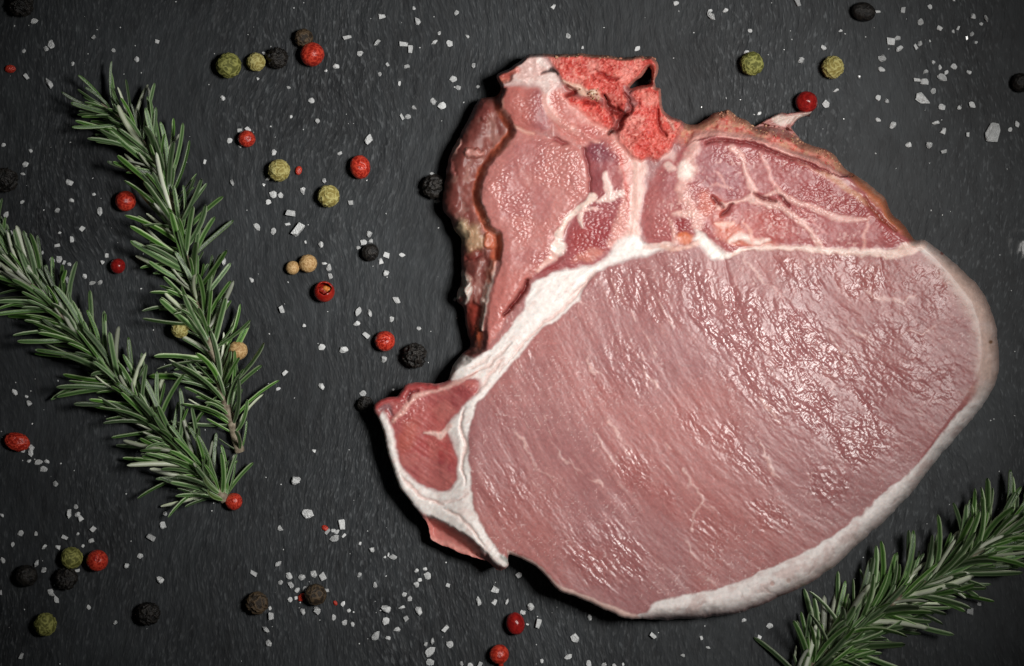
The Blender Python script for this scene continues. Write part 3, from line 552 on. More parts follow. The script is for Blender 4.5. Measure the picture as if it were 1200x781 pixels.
for nm in NAMES:
    F = quads[face_in & (flab == ID[nm])]
    if not len(F): continue
    used, inv = np.unique(F, return_inverse=True); F = inv.reshape(-1, 4)
    V = cosall[used]; C = cof[used]; wv = wf[used]; NV = nf[used]
    E = outer_edges(nm)
    if len(E):
        n0 = len(V); a = cosall[E[:, 0]]; b = cosall[E[:, 1]]
        cen = np.array([0., 0., 0.])
        g = np.stack([-gxS.ravel()[E[:, 0]], gyS.ravel()[E[:, 0]], np.zeros(len(E))], -1); g /= np.maximum(np.linalg.norm(g, axis=1, keepdims=True), 1e-6)
        lo = lambda p: np.stack([p[:, 0], p[:, 1], np.full(len(p), -.001)], -1) - g * (.0012 * (p[:, 2:3] > .004))
        V = np.concatenate([V, a, b, lo(b), lo(a)]); k = np.arange(len(E)); m = len(E)
        F = np.concatenate([F, np.stack([n0 + k, n0 + m + k, n0 + 2 * m + k, n0 + 3 * m + k], -1)])
        ce = [cof[E[:, 0]], cof[E[:, 1]]]; C = np.concatenate([C, ce[0], ce[1], ce[1], ce[0]])
        wv = np.concatenate([wv, np.tile(wf[E[:, 0]], 4)]); NV = np.concatenate([NV, g, g, g, g])
    me = quad_mesh(nm, V - OFF, F)
    ca = me.color_attributes.new("tone", 'FLOAT_COLOR', 'POINT'); ca.data.foreach_set("color", np.concatenate([C, np.ones((len(C), 1))], 1).astype(np.float32).ravel())
    wa = me.attributes.new("wet", 'FLOAT', 'POINT'); wa.data.foreach_set("value", wv.astype(np.float32))
    me.polygons.foreach_set("use_smooth", np.ones(len(F), bool))
    me.normals_split_custom_set_from_vertices(NV.astype(np.float32))
    me.materials.append(MATS.get(nm, M_MEAT))
    o = bpy.data.objects.new(nm, me); COL.objects.link(o); o.parent = chop

def chop_z(px, py):
    return float(HZ[int(np.clip(round(py - GY0), 0, GH - 1)), int(np.clip(round(px - GX0), 0, GW - 1))])

# ------------------------------------------------------------------ helpers for the small things
def link_mesh(name, bm, mat, parent=None, smooth=True, loc=None):
    me = bpy.data.meshes.new(name); bm.to_mesh(me); bm.free()
    if mat is not None: me.materials.append(mat)
    if smooth: me.polygons.foreach_set("use_smooth", np.ones(len(me.polygons), bool))
    o = bpy.data.objects.new(name, me); COL.objects.link(o)
    if parent is not None: o.parent = parent
    if loc is not None: o.location = loc
    return o

def tag(o, label, cat, group=None):
    o["label"] = label; o["category"] = cat
    if group: o["group"] = group
    return o

# crumbs of sawn bone along the rib and chine edges: too small and many to pick apart
rng = random.Random(4)
bm = bmesh.new()
for k in range(170):
    if k < 90: x = rng.uniform(838, 985); y = np.interp(x, [838, 855, 884, 930, 985], [134, 131, 150, 160, 190]) + rng.gauss(2, 4)
    elif k < 115: x = rng.gauss(850, 9); y = rng.gauss(132, 4)
    elif k < 150: x = rng.uniform(640, 770); y = np.interp(x, [640, 770], [63, 67]) + rng.gauss(2, 2)
    else: x = rng.gauss(697, 8); y = rng.gauss(110, 4)
    if s_out[int(y) - GY0, int(x) - GX0] < .5: continue
    z = chop_z(x, y); r = rng.uniform(.7, 2.0) * PX
    p = W(x, y, z + r * .3) - chop.location
    mt = Matrix.Translation(p) @ Matrix.Rotation(rng.uniform(0, 6), 4, Vector((rng.random(), rng.random(), rng.random() + .01)).normalized()) @ Matrix.Diagonal((r * rng.uniform(.6, 1.5), r, r * .7, 1))
    bmesh.ops.create_icosphere(bm, subdivisions=1, radius=1, matrix=mt)
m_cr, nt, N, L, b = new_mat("bone_crumb")
b.inputs["Roughness"].default_value = .8
tcn = N.new("ShaderNodeTexCoord"); nn = N.new("ShaderNodeTexNoise"); nn.inputs["Scale"].default_value = 900; L.new(tcn.outputs["Object"], nn.inputs["Vector"])
cr = N.new("ShaderNodeValToRGB"); cr.color_ramp.elements[0].position = .38; cr.color_ramp.elements[1].position = .62
cr.color_ramp.elements[0].color = (*lin((160, 84, 70)), 1); cr.color_ramp.elements[1].color = (*lin((196, 160, 126)), 1); L.new(nn.outputs["Fac"], cr.inputs[0]); L.new(cr.outputs[0], b.inputs["Base Color"])
cro = link_mesh("bone_crumbs", bm, m_cr, chop, smooth=False); cro["kind"] = "stuff"

# ------------------------------------------------------------------ rosemary
def needle_mat():
    m, nt, N, L, b = new_mat("rosemary_needle")
    a = N.new("ShaderNodeVertexColor"); a.layer_name = "tone"
    oi = N.new("ShaderNodeObjectInfo")
    hs = N.new("ShaderNodeHueSaturation")
    r1 = N.new("ShaderNodeMapRange"); r1.inputs[3].default_value = .38; r1.inputs[4].default_value = 1.25; L.new(oi.outputs["Random"], r1.inputs[0]); L.new(r1.outputs[0], hs.inputs["Value"])
    sn = N.new("ShaderNodeMath"); sn.operation = 'MULTIPLY'; sn.inputs[1].default_value = 7.3; L.new(oi.outputs["Random"], sn.inputs[0])
    fr = N.new("ShaderNodeMath"); fr.operation = 'FRACT'; L.new(sn.outputs[0], fr.inputs[0])
    r2 = N.new("ShaderNodeMapRange"); r2.inputs[3].default_value = .75; r2.inputs[4].default_value = 1.2; L.new(fr.outputs[0], r2.inputs[0]); L.new(r2.outputs[0], hs.inputs["Saturation"])
    L.new(a.outputs["Color"], hs.inputs["Color"]); L.new(hs.outputs[0], b.inputs["Base Color"])
    b.inputs["Roughness"].default_value = .30; b.inputs["Specular IOR Level"].default_value = .75
    tc = N.new("ShaderNodeTexCoord"); add_noise_bump(nt, b, 1800, .4, .0001, 3, tc.outputs["Object"])
    return m
M_NEEDLE = needle_mat()
m_stem, nt, N, L, b = new_mat("rosemary_stem")
tc = N.new("ShaderNodeTexCoord"); nn = N.new("ShaderNodeTexNoise"); nn.inputs["Scale"].default_value = 700; nn.inputs["Detail"].default_value = 5; L.new(tc.outputs["Object"], nn.inputs["Vector"])
cr = N.new("ShaderNodeValToRGB"); cr.color_ramp.elements[0].position = .35; cr.color_ramp.elements[1].position = .68
cr.color_ramp.elements[0].color = (*lin((104, 90, 74)), 1); cr.color_ramp.elements[1].color = (*lin((176, 164, 142)), 1); L.new(nn.outputs["Fac"], cr.inputs[0]); L.new(cr.outputs[0], b.inputs["Base Color"])
b.inputs["Roughness"].default_value = .7; add_noise_bump(nt, b, 900, .6, .0003, 4, tc.outputs["Object"])

def make_needle(seed):
    """a unit-long leaf along +X, top towards +Z: inrolled margins, grooved top, pale underside"""
    rg = random.Random(seed); n = 6
    bend = rg.uniform(-.2, .34); side = rg.uniform(-.26, .26); wmul = rg.uniform(.85, 1.15)
    prof = [(-1.0, -.10), (-.62, .22), (0.0, .05), (.62, .22), (1.0, -.10), (.0, -.30)]
    V = []; C = []
    rim = lin((226, 238, 200)); top = lin((122, 160, 96)); groove = lin((46, 84, 30)); und = lin((214, 220, 200))  # pale margins, lightened so highlights along the curled edges sit in the colour
    for i in range(n + 1):
        t = (0, .2, .42, .64, .84, .95, 1)[i]
        wd = .041 * wmul * (min(1, .5 + t * 2.6) if t < .25 else 1.0) * (math.sqrt(max(0, 1 - ((t - .86) / .145) ** 2)) if t > .86 else 1)
        wd = max(wd, .008)
        cx = t * (1 - .12 * bend * bend * 4); cy = side * t * t; cz = bend * t * t
        for (a, c) in prof: V.append((cx, cy + a * wd, cz + c * wd * 1.1))
        C += [rim, top, groove, top, rim, und]
    F = []
    for i in range(n):
        for k in range(6):
            a = i * 6 + k; b2 = i * 6 + (k + 1) % 6; F.append((a, a + 6, b2 + 6, b2)) 
    me = bpy.data.meshes.new("needle"); me.from_pydata(V, [], [tuple(reversed(f)) for f in F] + [tuple(range(6)), tuple(reversed(range(n * 6, n * 6 + 6)))]); me.update()
    ca = me.color_attributes.new("tone", 'FLOAT_COLOR', 'POINT'); ca.data.foreach_set("color", np.concatenate([np.array(C), np.ones((len(C), 1))], 1).astype(np.float32).ravel())
    me.polygons.foreach_set("use_smooth", np.ones(len(me.polygons), bool)); me.materials.append(M_NEEDLE)
    return me
NEEDLES = [make_needle(900 + i) for i in range(18)]

def path_at(P, t):
    f = t * (len(P) - 1); i = min(int(f), len(P) - 2); k = f - i
    return P[i] * (1 - k) + P[i + 1] * k

def sprig(name, label, pts, zs, rad, nodes, length, spread, seed, bare=None, per=3, z_lift=0.0, leaf_end=1.0):
    rg = random.Random(seed)
    S2 = smooth_poly([p for p in pts], False, 6); tt = np.linspace(0, 1, len(S2)); zz = np.interp(tt, np.linspace(0, 1, len(zs)), zs)
    P = [np.array(W(S2[i][0], S2[i][1], zz[i] * PX)) for i in range(len(S2))]
    root = bpy.data.objects.new(name, None); COL.objects.link(root); root.location = Vector((P[0][0], P[0][1], 0)); root.empty_display_size = .01
    tag(root, label, "rosemary", "rosemary sprigs on the slate")
    o0 = np.array(root.location)
    bm = bmesh.new(); rings = []
    for i, p in enumerate(P):
        tan = P[min(i + 1, len(P) - 1)] - P[max(i - 1, 0)]; tan /= np.linalg.norm(tan)
        sd = np.cross(tan, (0, 0, 1)); sd /= np.linalg.norm(sd); up = np.cross(sd, tan)
        r = (rad * (1 - .72 * i / (len(P) - 1)) + .5 * math.sin(i * 1.7) * .35) * PX
        rings.append([bm.verts.new(p - o0 + (sd * math.cos(a) + up * math.sin(a)) * r) for a in np.linspace(0, 2 * math.pi, 9)[:-1]])
    for a, b2 in zip(rings, rings[1:]):
        for k in range(8): bm.faces.new((a[k], a[(k + 1) % 8], b2[(k + 1) % 8], b2[k]))
    bm.faces.new(rings[0]); bm.faces.new(reversed(rings[-1]))
    bmesh.ops.recalc_face_normals(bm, faces=bm.faces)
    link_mesh("stem", bm, m_stem, root)
    cnt = 0
    for k in range(nodes):
        t = (k + rg.uniform(-.3, .3)) / nodes; t = min(max(t, 0.01), .995)
        if bare and bare(t, rg): continue
        base = path_at(P, t); tan = path_at(P, min(1, t + .02)) - path_at(P, max(0, t - .02)); tan /= np.linalg.norm(tan)
        sd = np.cross(tan, (0, 0, 1)); sd /= np.linalg.norm(sd); up = np.cross(sd, tan)
        a0 = rg.uniform(0, 6.28)
        for j in range(per):
            if cnt >= 300: break
            az = a0 + j * 2 * math.pi / per + rg.uniform(-.5, .5)
            rdl = sd * math.cos(az) + up * math.sin(az)
            if rdl[2] < -.35: rdl = rdl * np.array([1, 1, -.5]); rdl /= np.linalg.norm(rdl)
            sp = math.radians(rg.gauss(spread, 15)) * (1 - .35 * t)
            d = tan * math.cos(sp) + rdl * math.sin(sp); d[2] *= .75; d /= np.linalg.norm(d)
            Ln = length * PX * rg.uniform(.5, 1.15) * (1 - .35 * max(0, (t - .8) / .2)) * (1 if t > .04 else .8)
            b3 = base + rdl * rad * .5 * PX
            if b3[2] + d[2] * Ln < 3 * PX: d[2] = (3 * PX - b3[2]) / Ln; d /= np.linalg.norm(d)
            upv = rdl * .5 + np.array([0, 0, 1]) * .9 - tan * .2
            upv += np.array([rg.uniform(-.5, .5), rg.uniform(-.5, .5), 0])
            if rg.random() < .13: upv = -upv                       # some leaves twist and show the pale underside
            y = np.cross(upv, d); y /= np.linalg.norm(y); z = np.cross(d, y)
            mt = Matrix(((d[0], y[0], z[0], 0), (d[1], y[1], z[1], 0), (d[2], y[2], z[2], 0), (0, 0, 0, 1)))
            o = bpy.data.objects.new("needle", NEEDLES[rg.randrange(len(NEEDLES))]); COL.objects.link(o); o.parent = root
            th = rg.uniform(.85, 1.2)
            o.matrix_local = Matrix.Translation(Vector(b3 - o0)) @ mt @ Matrix.Diagonal((Ln, Ln * th, Ln * th, 1))
            cnt += 1
    return root

sprig("rosemary_sprig", "upper rosemary sprig, open and sparse, its bare woody stem showing near the cut end",
      [(281,530),(274,505),(266,478),(258,450),(249,415),(243,385),(233,358),(224,325),(214,290),(203,255),(195,215),(182,190),(166,165),(144,140),(118,122)],
      [8, 12, 16, 18, 20, 22, 24, 26, 26], 6.0, 76, 69, 56, 11, bare=lambda t, rg: (t < .12 and rg.random() < .35), per=3)
sprig("rosemary_sprig", "dense bushy rosemary sprig whose cut end touches a red peppercorn",
      [(264,586),(250,570),(232,552),(205,525),(176,492),(148,460),(118,425),(88,390),(58,355),(30,325),(4,298),(-22,272)],
      [8, 14, 18, 22, 24, 24, 24, 22], 6.5, 99, 68, 46, 23, per=3)
sprig("rosemary_sprig", "dark rosemary sprig under the fat edge in the lower corner of the slate",
      [(935,800),(956,776),(985,750),(1020,722),(1058,700),(1096,678),(1134,656),(1172,628),(1214,598)],
      [10, 14, 18, 20, 22, 24, 24], 6.0, 74, 76, 46, 37, per=4)

# ------------------------------------------------------------------ peppercorns
def pepper_mat(name, dark, light, rough, scale, bump, spec=.5, sss=0.0):
    m, nt, N, L, b = new_mat(name)
    tc = N.new("ShaderNodeTexCoord"); n = N.new("ShaderNodeTexNoise"); n.inputs["Scale"].default_value = scale; n.inputs["Detail"].default_value = 5
    L.new(tc.outputs["Object"], n.inputs["Vector"])
    at = N.new("ShaderNodeAttribute"); at.attribute_name = "ridge"
    ad = N.new("ShaderNodeMath"); ad.operation = 'MULTIPLY_ADD'; ad.inputs[1].default_value = .65; L.new(n.outputs["Fac"], ad.inputs[0]); 
    hf = N.new("ShaderNodeMath"); hf.operation = 'MULTIPLY'; hf.inputs[1].default_value = .35; L.new(at.outputs["Fac"], hf.inputs[0]); L.new(hf.outputs[0], ad.inputs[2])
    cr = N.new("ShaderNodeValToRGB"); cr.color_ramp.elements[0].position = .30; cr.color_ramp.elements[1].position = .66
    cr.color_ramp.elements[0].color = (*lin(dark), 1); cr.color_ramp.elements[1].color = (*lin(light), 1)
    L.new(ad.outputs[0], cr.inputs[0]); L.new(cr.outputs[0], b.inputs["Base Color"])
    b.inputs["Roughness"].default_value = rough; b.inputs["Specular IOR Level"].default_value = spec
    if sss: b.inputs["Subsurface Weight"].default_value = sss; b.inputs["Subsurface Radius"].default_value = (1, .3, .2); b.inputs["Subsurface Scale"].default_value = .001
    add_noise_bump(nt, b, scale * 2.5, .5, bump, 4, tc.outputs["Object"])
    return m
PM = {
    "red": pepper_mat("red_peppercorn", (150, 30, 22), (224, 78, 56), .27, 260, .00006, .5, .08),
    "dark_red": pepper_mat("dark_red_peppercorn", (122, 20, 20), (164, 36, 32), .22, 400, .00003, .5, .05),
    "green": pepper_mat("green_peppercorn", (88, 90, 34), (176, 176, 98), .6, 700, .00025),
    "pale": pepper_mat("yellow_peppercorn", (150, 134, 66), (212, 204, 134), .6, 700, .00025),
    "black": pepper_mat("black_peppercorn", (14, 13, 13), (44, 40, 36), .45, 500, .0002),
    "brown": pepper_mat("brown_peppercorn", (34, 27, 20), (98, 80, 58), .55, 500, .0002),
    "tan": pepper_mat("tan_peppercorn", (176, 134, 82), (226, 190, 136), .55, 600, .00012),
    "seed": pepper_mat("peppercorn_seed", (190, 84, 30), (236, 170, 84), .35, 600, .0001),
    "inside": pepper_mat("peppercorn_hollow", (110, 18, 12), (190, 56, 34), .35, 500, .0001),
}
def pepper_mesh(kind, seed, wr, squash=(1, 1, 1), crease=0, dimple=True, freq=3.0):
    bm = bmesh.new(); bmesh.ops.create_icosphere(bm, subdivisions=5 if wr > .02 else 4, radius=1)
    o = Vector((seed * 7.31, seed * 3.17, seed * 1.9)); rg = random.Random(seed); ridge = []
    cd = Vector((rg.uniform(-.4, .5), rg.uniform(-.3, .4), .85)).normalized(); cdn = cd.orthogonal().normalized(); ct = cd.cross(cdn)
    for v in bm.verts:
        p = v.co.copy(); q = p * freq + o
        warp = Vector((mnoise.noise(q * .8 + Vector((5, 0, 0))), mnoise.noise(q * .8 + Vector((0, 9, 0))), mnoise.noise(q * .8))) * .6
        rdg = 1 - min(1, abs(mnoise.noise(q + warp)) * 3.2)                        # 1 along a ridge line
        r2 = 1 - min(1, abs(mnoise.noise(q * 2.1 + warp)) * 3.0)
        r = 1 + wr * (rdg * 1.0 + r2 * .45 - .5) + .035 * mnoise.noise(p * 1.3 + o)
        if dimple:
            a = p.angle(cd); r -= .07 * math.exp(-(a / .16) ** 2)
        if crease:
            a = (p - cd * p.dot(cd)); along = a.dot(ct); acr = p.dot(cdn) + .09 * math.sin(along * 5)
            if p.dot(cd) > 0: r -= crease * 1.7 * math.exp(-(acr / .085) ** 2) * math.exp(-(along / .55) ** 4)
        v.co = Vector((p.x * squash[0], p.y * squash[1], p.z * squash[2])) * r
        ridge.append(rdg)
    me = bpy.data.meshes.new("peppercorn"); bm.to_mesh(me); bm.free()
    a = me.attributes.new("ridge", 'FLOAT', 'POINT'); a.data.foreach_set("value", np.array(ridge, np.float32))
    me.polygons.foreach_set("use_smooth", np.ones(len(me.polygons), bool))
    me.materials.append(PM[kind]); return me
GROUPS = {"red": "red peppercorns on the slate", "dark_red": "red peppercorns on the slate", "green": "green peppercorns on the slate", "pale": "green peppercorns on the slate", "black": "black peppercorns on the slate", "brown": "black peppercorns on the slate", "tan": "white peppercorns on the slate"}
NAMEK = {"red": "red_peppercorn", "dark_red": "red_peppercorn", "green": "green_peppercorn", "pale": "green_peppercorn", "black": "black_peppercorn", "brown": "black_peppercorn", "tan": "white_peppercorn"}
WR = {"red": .022, "dark_red": .012, "green": .07, "pale": .10, "black": .22, "brown": .20, "tan": .03}
PEP = [  # x, y, radius px, kind, label, options
    (366, 64, 14, "red", "largest bright red peppercorn, smooth and round, touching a small brown one", {}),
    (289, 163, 10, "red", "small red peppercorn with salt grains touching its upper side", {}),
    (422, 196, 12.5, "red", "egg-shaped red peppercorn with a dark crease down its skin", dict(squash=(.95, 1.12, .95), crease=.12)),
    (451, 400, 11.8, "red", "matt red peppercorn with a split skin beside a black peppercorn", dict(crease=.16)),
    (945, 120, 13, "dark_red", "shiny dark red peppercorn above the thin membrane of the chop", {}),
    (20, 518, 13, "red", "shrivelled flattened red peppercorn at the photo's edge under the bushy sprig", dict(squash=(1.12, .8, .7), wr=.10)),
    (114, 657, 12.5, "red", "red peppercorn touching a green and a black one below the bushy sprig", dict(crease=.07)),
    (274, 588, 10, "red", "red peppercorn pressed against the cut end of the bushy rosemary sprig", {}),
    (604, 731, 12, "dark_red", "oval dark red peppercorn with salt against it below the chop", dict(squash=(.92, 1.1, .95), wr=.02)),
    (147, 236, 12, "red", "red peppercorn half hidden under the upper needles of the sparse sprig", {}),
    (138, 312, 9, "dark_red", "small dark red peppercorn in shadow under the sparse sprig's middle needles", {}),
    (268, 77, 14.5, "green", "largest olive green peppercorn at the end of a row of four", dict(wr=.06)),
    (300, 73, 10.5, "pale", "small pale yellow-green peppercorn second in a row of four", {}),
    (327, 200, 12.5, "pale", "wrinkled pale green peppercorn with a dark dot on top above the salt", dict(wr=.10)),
    (385, 230, 12.5, "pale", "yellowish wrinkled green peppercorn below the creased red one", {}),
    (881, 75, 13.5, "green", "olive green peppercorn with a salt grain at its top above the rib", {}),
    (976, 79, 12.5, "pale", "knobbly yellow-green peppercorn above the shiny dark red one", dict(wr=.12)),
    (84, 654, 12.5, "green", "green peppercorn touching the black one below it near the lower corner", {}),
    (53, 732, 13, "green", "solitary ridged green peppercorn in the lower corner", dict(wr=.09)),
    (1197, 97, 11, "black", "dark peppercorn cut off by the photo's edge beside the salt patch", dict(wr=.08)),
    (211, 386, 10, "pale", "pale green peppercorn peeping out between the sparse sprig's needles", dict(z=12)),
    (325, 68, 11.5, "black", "black peppercorn third in a row of four at the top", {}),
    (434, 296, 10, "black", "black peppercorn ringed by salt crystals between sprig and chop", dict(wr=.06)),
    (486, 417, 12.8, "black", "coarsely wrinkled black peppercorn above the tail of the chop", dict(wr=.26)),
    (301, 707, 12.5, "brown", "brownish wrinkled black peppercorn above a column of three salt crystals", dict(wr=.15)),
    (174, 719, 13, "black", "solitary jet black wrinkled peppercorn below the bushy sprig", dict(wr=.15)),
    (78, 678, 11.8, "black", "black peppercorn tucked under a green one", {}),
    (31, 675, 12.5, "black", "dull black peppercorn beside the photo's edge in the lower corner", dict(wr=.09)),
    (370, 697, 12.5, "brown", "smooth dark brown peppercorn inside the thick patch of salt", dict(wr=.05)),
    (1012, 14, 13, "black", "smooth flattened black peppercorn at the top edge above the salt patch", dict(squash=(1.05, .85, .8), wr=.04)),
    (509, 219, 13, "black", "ragged black peppercorn pressed against the chop's side", dict(wr=.2)),
    (428, 474, 8.5, "black", "small black peppercorn in the shadow of the chop's tail tip", {}),
    (7, 211, 13, "black", "ragged black peppercorn cut off by the photo's edge above the bushy sprig", dict(wr=.2)),
    (25, 6, 13, "black", "black peppercorn in the dark upper corner of the slate", {}),
    (361, 309, 10.5, "tan", "larger of two touching tan peppercorns", dict(wr=.03)),
    (343, 314, 8, "tan", "smaller of two touching tan peppercorns", dict(wr=.02)),
    (356, 45, 10.5, "brown", "small brown peppercorn touching the largest red one", dict(wr=.10)),
    (279, 411, 11, "tan", "tan peppercorn lying on the needles of the sparse sprig", dict(z=14)),
]
for i, (x, y, r, kind, label, op) in enumerate(PEP):
    sq = op.get("squash", (1, 1, 1))
    me = pepper_mesh(kind, 31 + i, op.get("wr", WR[kind]), sq, op.get("crease", 0), dimple=kind in ("red", "dark_red", "tan", "pale"), freq=2.6 if kind in ("green", "pale") else (2.1 if kind in ("black", "brown") else 3.2))
    R = r * PX; zc = R * sq[2] + op.get("z", 0) * PX - .0002
    o = bpy.data.objects.new(NAMEK[kind], me); COL.objects.link(o); o.location = W(x, y, zc); o.scale = (R, R, R)
    o.rotation_euler = (0, 0, (i * 2.4) % 6.28 if sq == (1, 1, 1) else (-.25 if i % 2 else .2))
    tag(o, label, "peppercorn", GROUPS[kind])

# the cracked-open red one: broken shell with seed fragments inside
root = bpy.data.objects.new("red_peppercorn", None); COL.objects.link(root)
R = 12.3 * PX; root.location = W(380, 342, R) ; root.location.z = R; root.empty_display_size = .003
tag(root, "hollow red peppercorn broken open at its top with seed bits showing inside", "peppercorn", GROUPS["red"])
bm = bmesh.new(); nseg = 40; prof = [(a, 1.0) for a in np.linspace(math.pi, math.radians(44), 18)] + [(math.radians(42), .95)] + [(a, .88) for a in np.linspace(math.radians(44), math.radians(172), 12)]
rings = []
for (a, rad) in prof:
    ring = []
    for s in range(nseg):
        p = 2 * math.pi * s / nseg; aa = a
        if a < 1.2: aa = a + .07 * math.sin(3 * p + 1) + .04 * math.sin(7 * p)
        ring.append(bm.verts.new(Vector((math.sin(aa) * math.cos(p), math.sin(aa) * math.sin(p), math.cos(aa))) * R * rad))
    rings.append(ring)
for a, b2 in zip(rings, rings[1:]):
    for k in range(nseg): bm.faces.new((a[k], a[(k + 1) % nseg], b2[(k + 1) % nseg], b2[k]))
bmesh.ops.remove_doubles(bm, verts=bm.verts, dist=R * 1e-3); bmesh.ops.recalc_face_normals(bm, faces=bm.faces)
tilt = Matrix.Rotation(math.radians(-26), 4, 'X') @ Matrix.Rotation(math.radians(6), 4, 'Y')
bm.transform(tilt); link_mesh("shell", bm, PM["red"], root)
for k, (dx, dy, dz, s, kd) in enumerate(((-.25, .2, .02, .34, "inside"), (.12, .30, .10, .30, "seed"), (.34, .22, .0, .28, "seed"), (.0, .02, -.12, .36, "inside"))):
    me = pepper_mesh(kd, 300 + k, .08, (1, .8, .9), 0, False); o = bpy.data.objects.new("seed", me); COL.objects.link(o); o.parent = root
    o.location = (dx * R, dy * R, dz * R); o.scale = (s * R,) * 3; o.rotation_euler = (k, k * 2, k * .7)

# the one with a stalk at the lower edge
root = bpy.data.objects.new("red_peppercorn", None); COL.objects.link(root); R = 11.5 * PX; root.location = W(585, 767, R); root.empty_display_size = .003
tag(root, "round red peppercorn with a short red stalk at the lower edge of the slate", "peppercorn", GROUPS["red"])
me = pepper_mesh("red", 401, .008); o = bpy.data.objects.new("berry", me); COL.objects.link(o); o.parent = root; o.scale = (R,) * 3
bm = bmesh.new(); pr = None
for k in range(6):
    t = k / 5; c = Vector((.12 + .16 * t, -.75 - .85 * t, .1 - .25 * t)) * R; rr_ = R * (.30 - .12 * t)
    ring = [bm.verts.new(c + Vector((math.cos(a), .15 * math.cos(a), math.sin(a))) * rr_) for a in np.linspace(0, 6.283, 11)[:-1]]
    if pr:
        for q in range(10): bm.faces.new((pr[q], pr[(q + 1) % 10], ring[(q + 1) % 10], ring[q]))
    pr = ring
bm.faces.new(pr); bmesh.ops.recalc_face_normals(bm, faces=bm.faces); link_mesh("stalk", bm, PM["red"], root)

# chips of red skin
CH = [(12, 81, 5.5, "red skin chip near the dark upper corner beside salt grains"), (350, 200, 4.5, "tiny red skin chip beside the pale green peppercorn"), (381, 619, 3.6, "tiny red skin chip touching a small heap of salt"), (354, 700, 5, "red skin chip squeezed against the smooth brown peppercorn"), (393, 707, 2.6, "tiniest red skin chip among salt below the small salt heap")]
for k, (x, y, r, label) in enumerate(CH):
    me = pepper_mesh("red", 500 + k, .14, (1.1, .8, .45), 0, False); me.name = "skin_chip"
    o = bpy.data.objects.new("skin_chip", me); COL.objects.link(o); o.scale = (r * PX,) * 3; o.location = W(x, y, r * PX * .4); o.rotation_euler = (.2, .1, k * 1.3)
    tag(o, label, "peppercorn chip", "chips of red peppercorn skin")

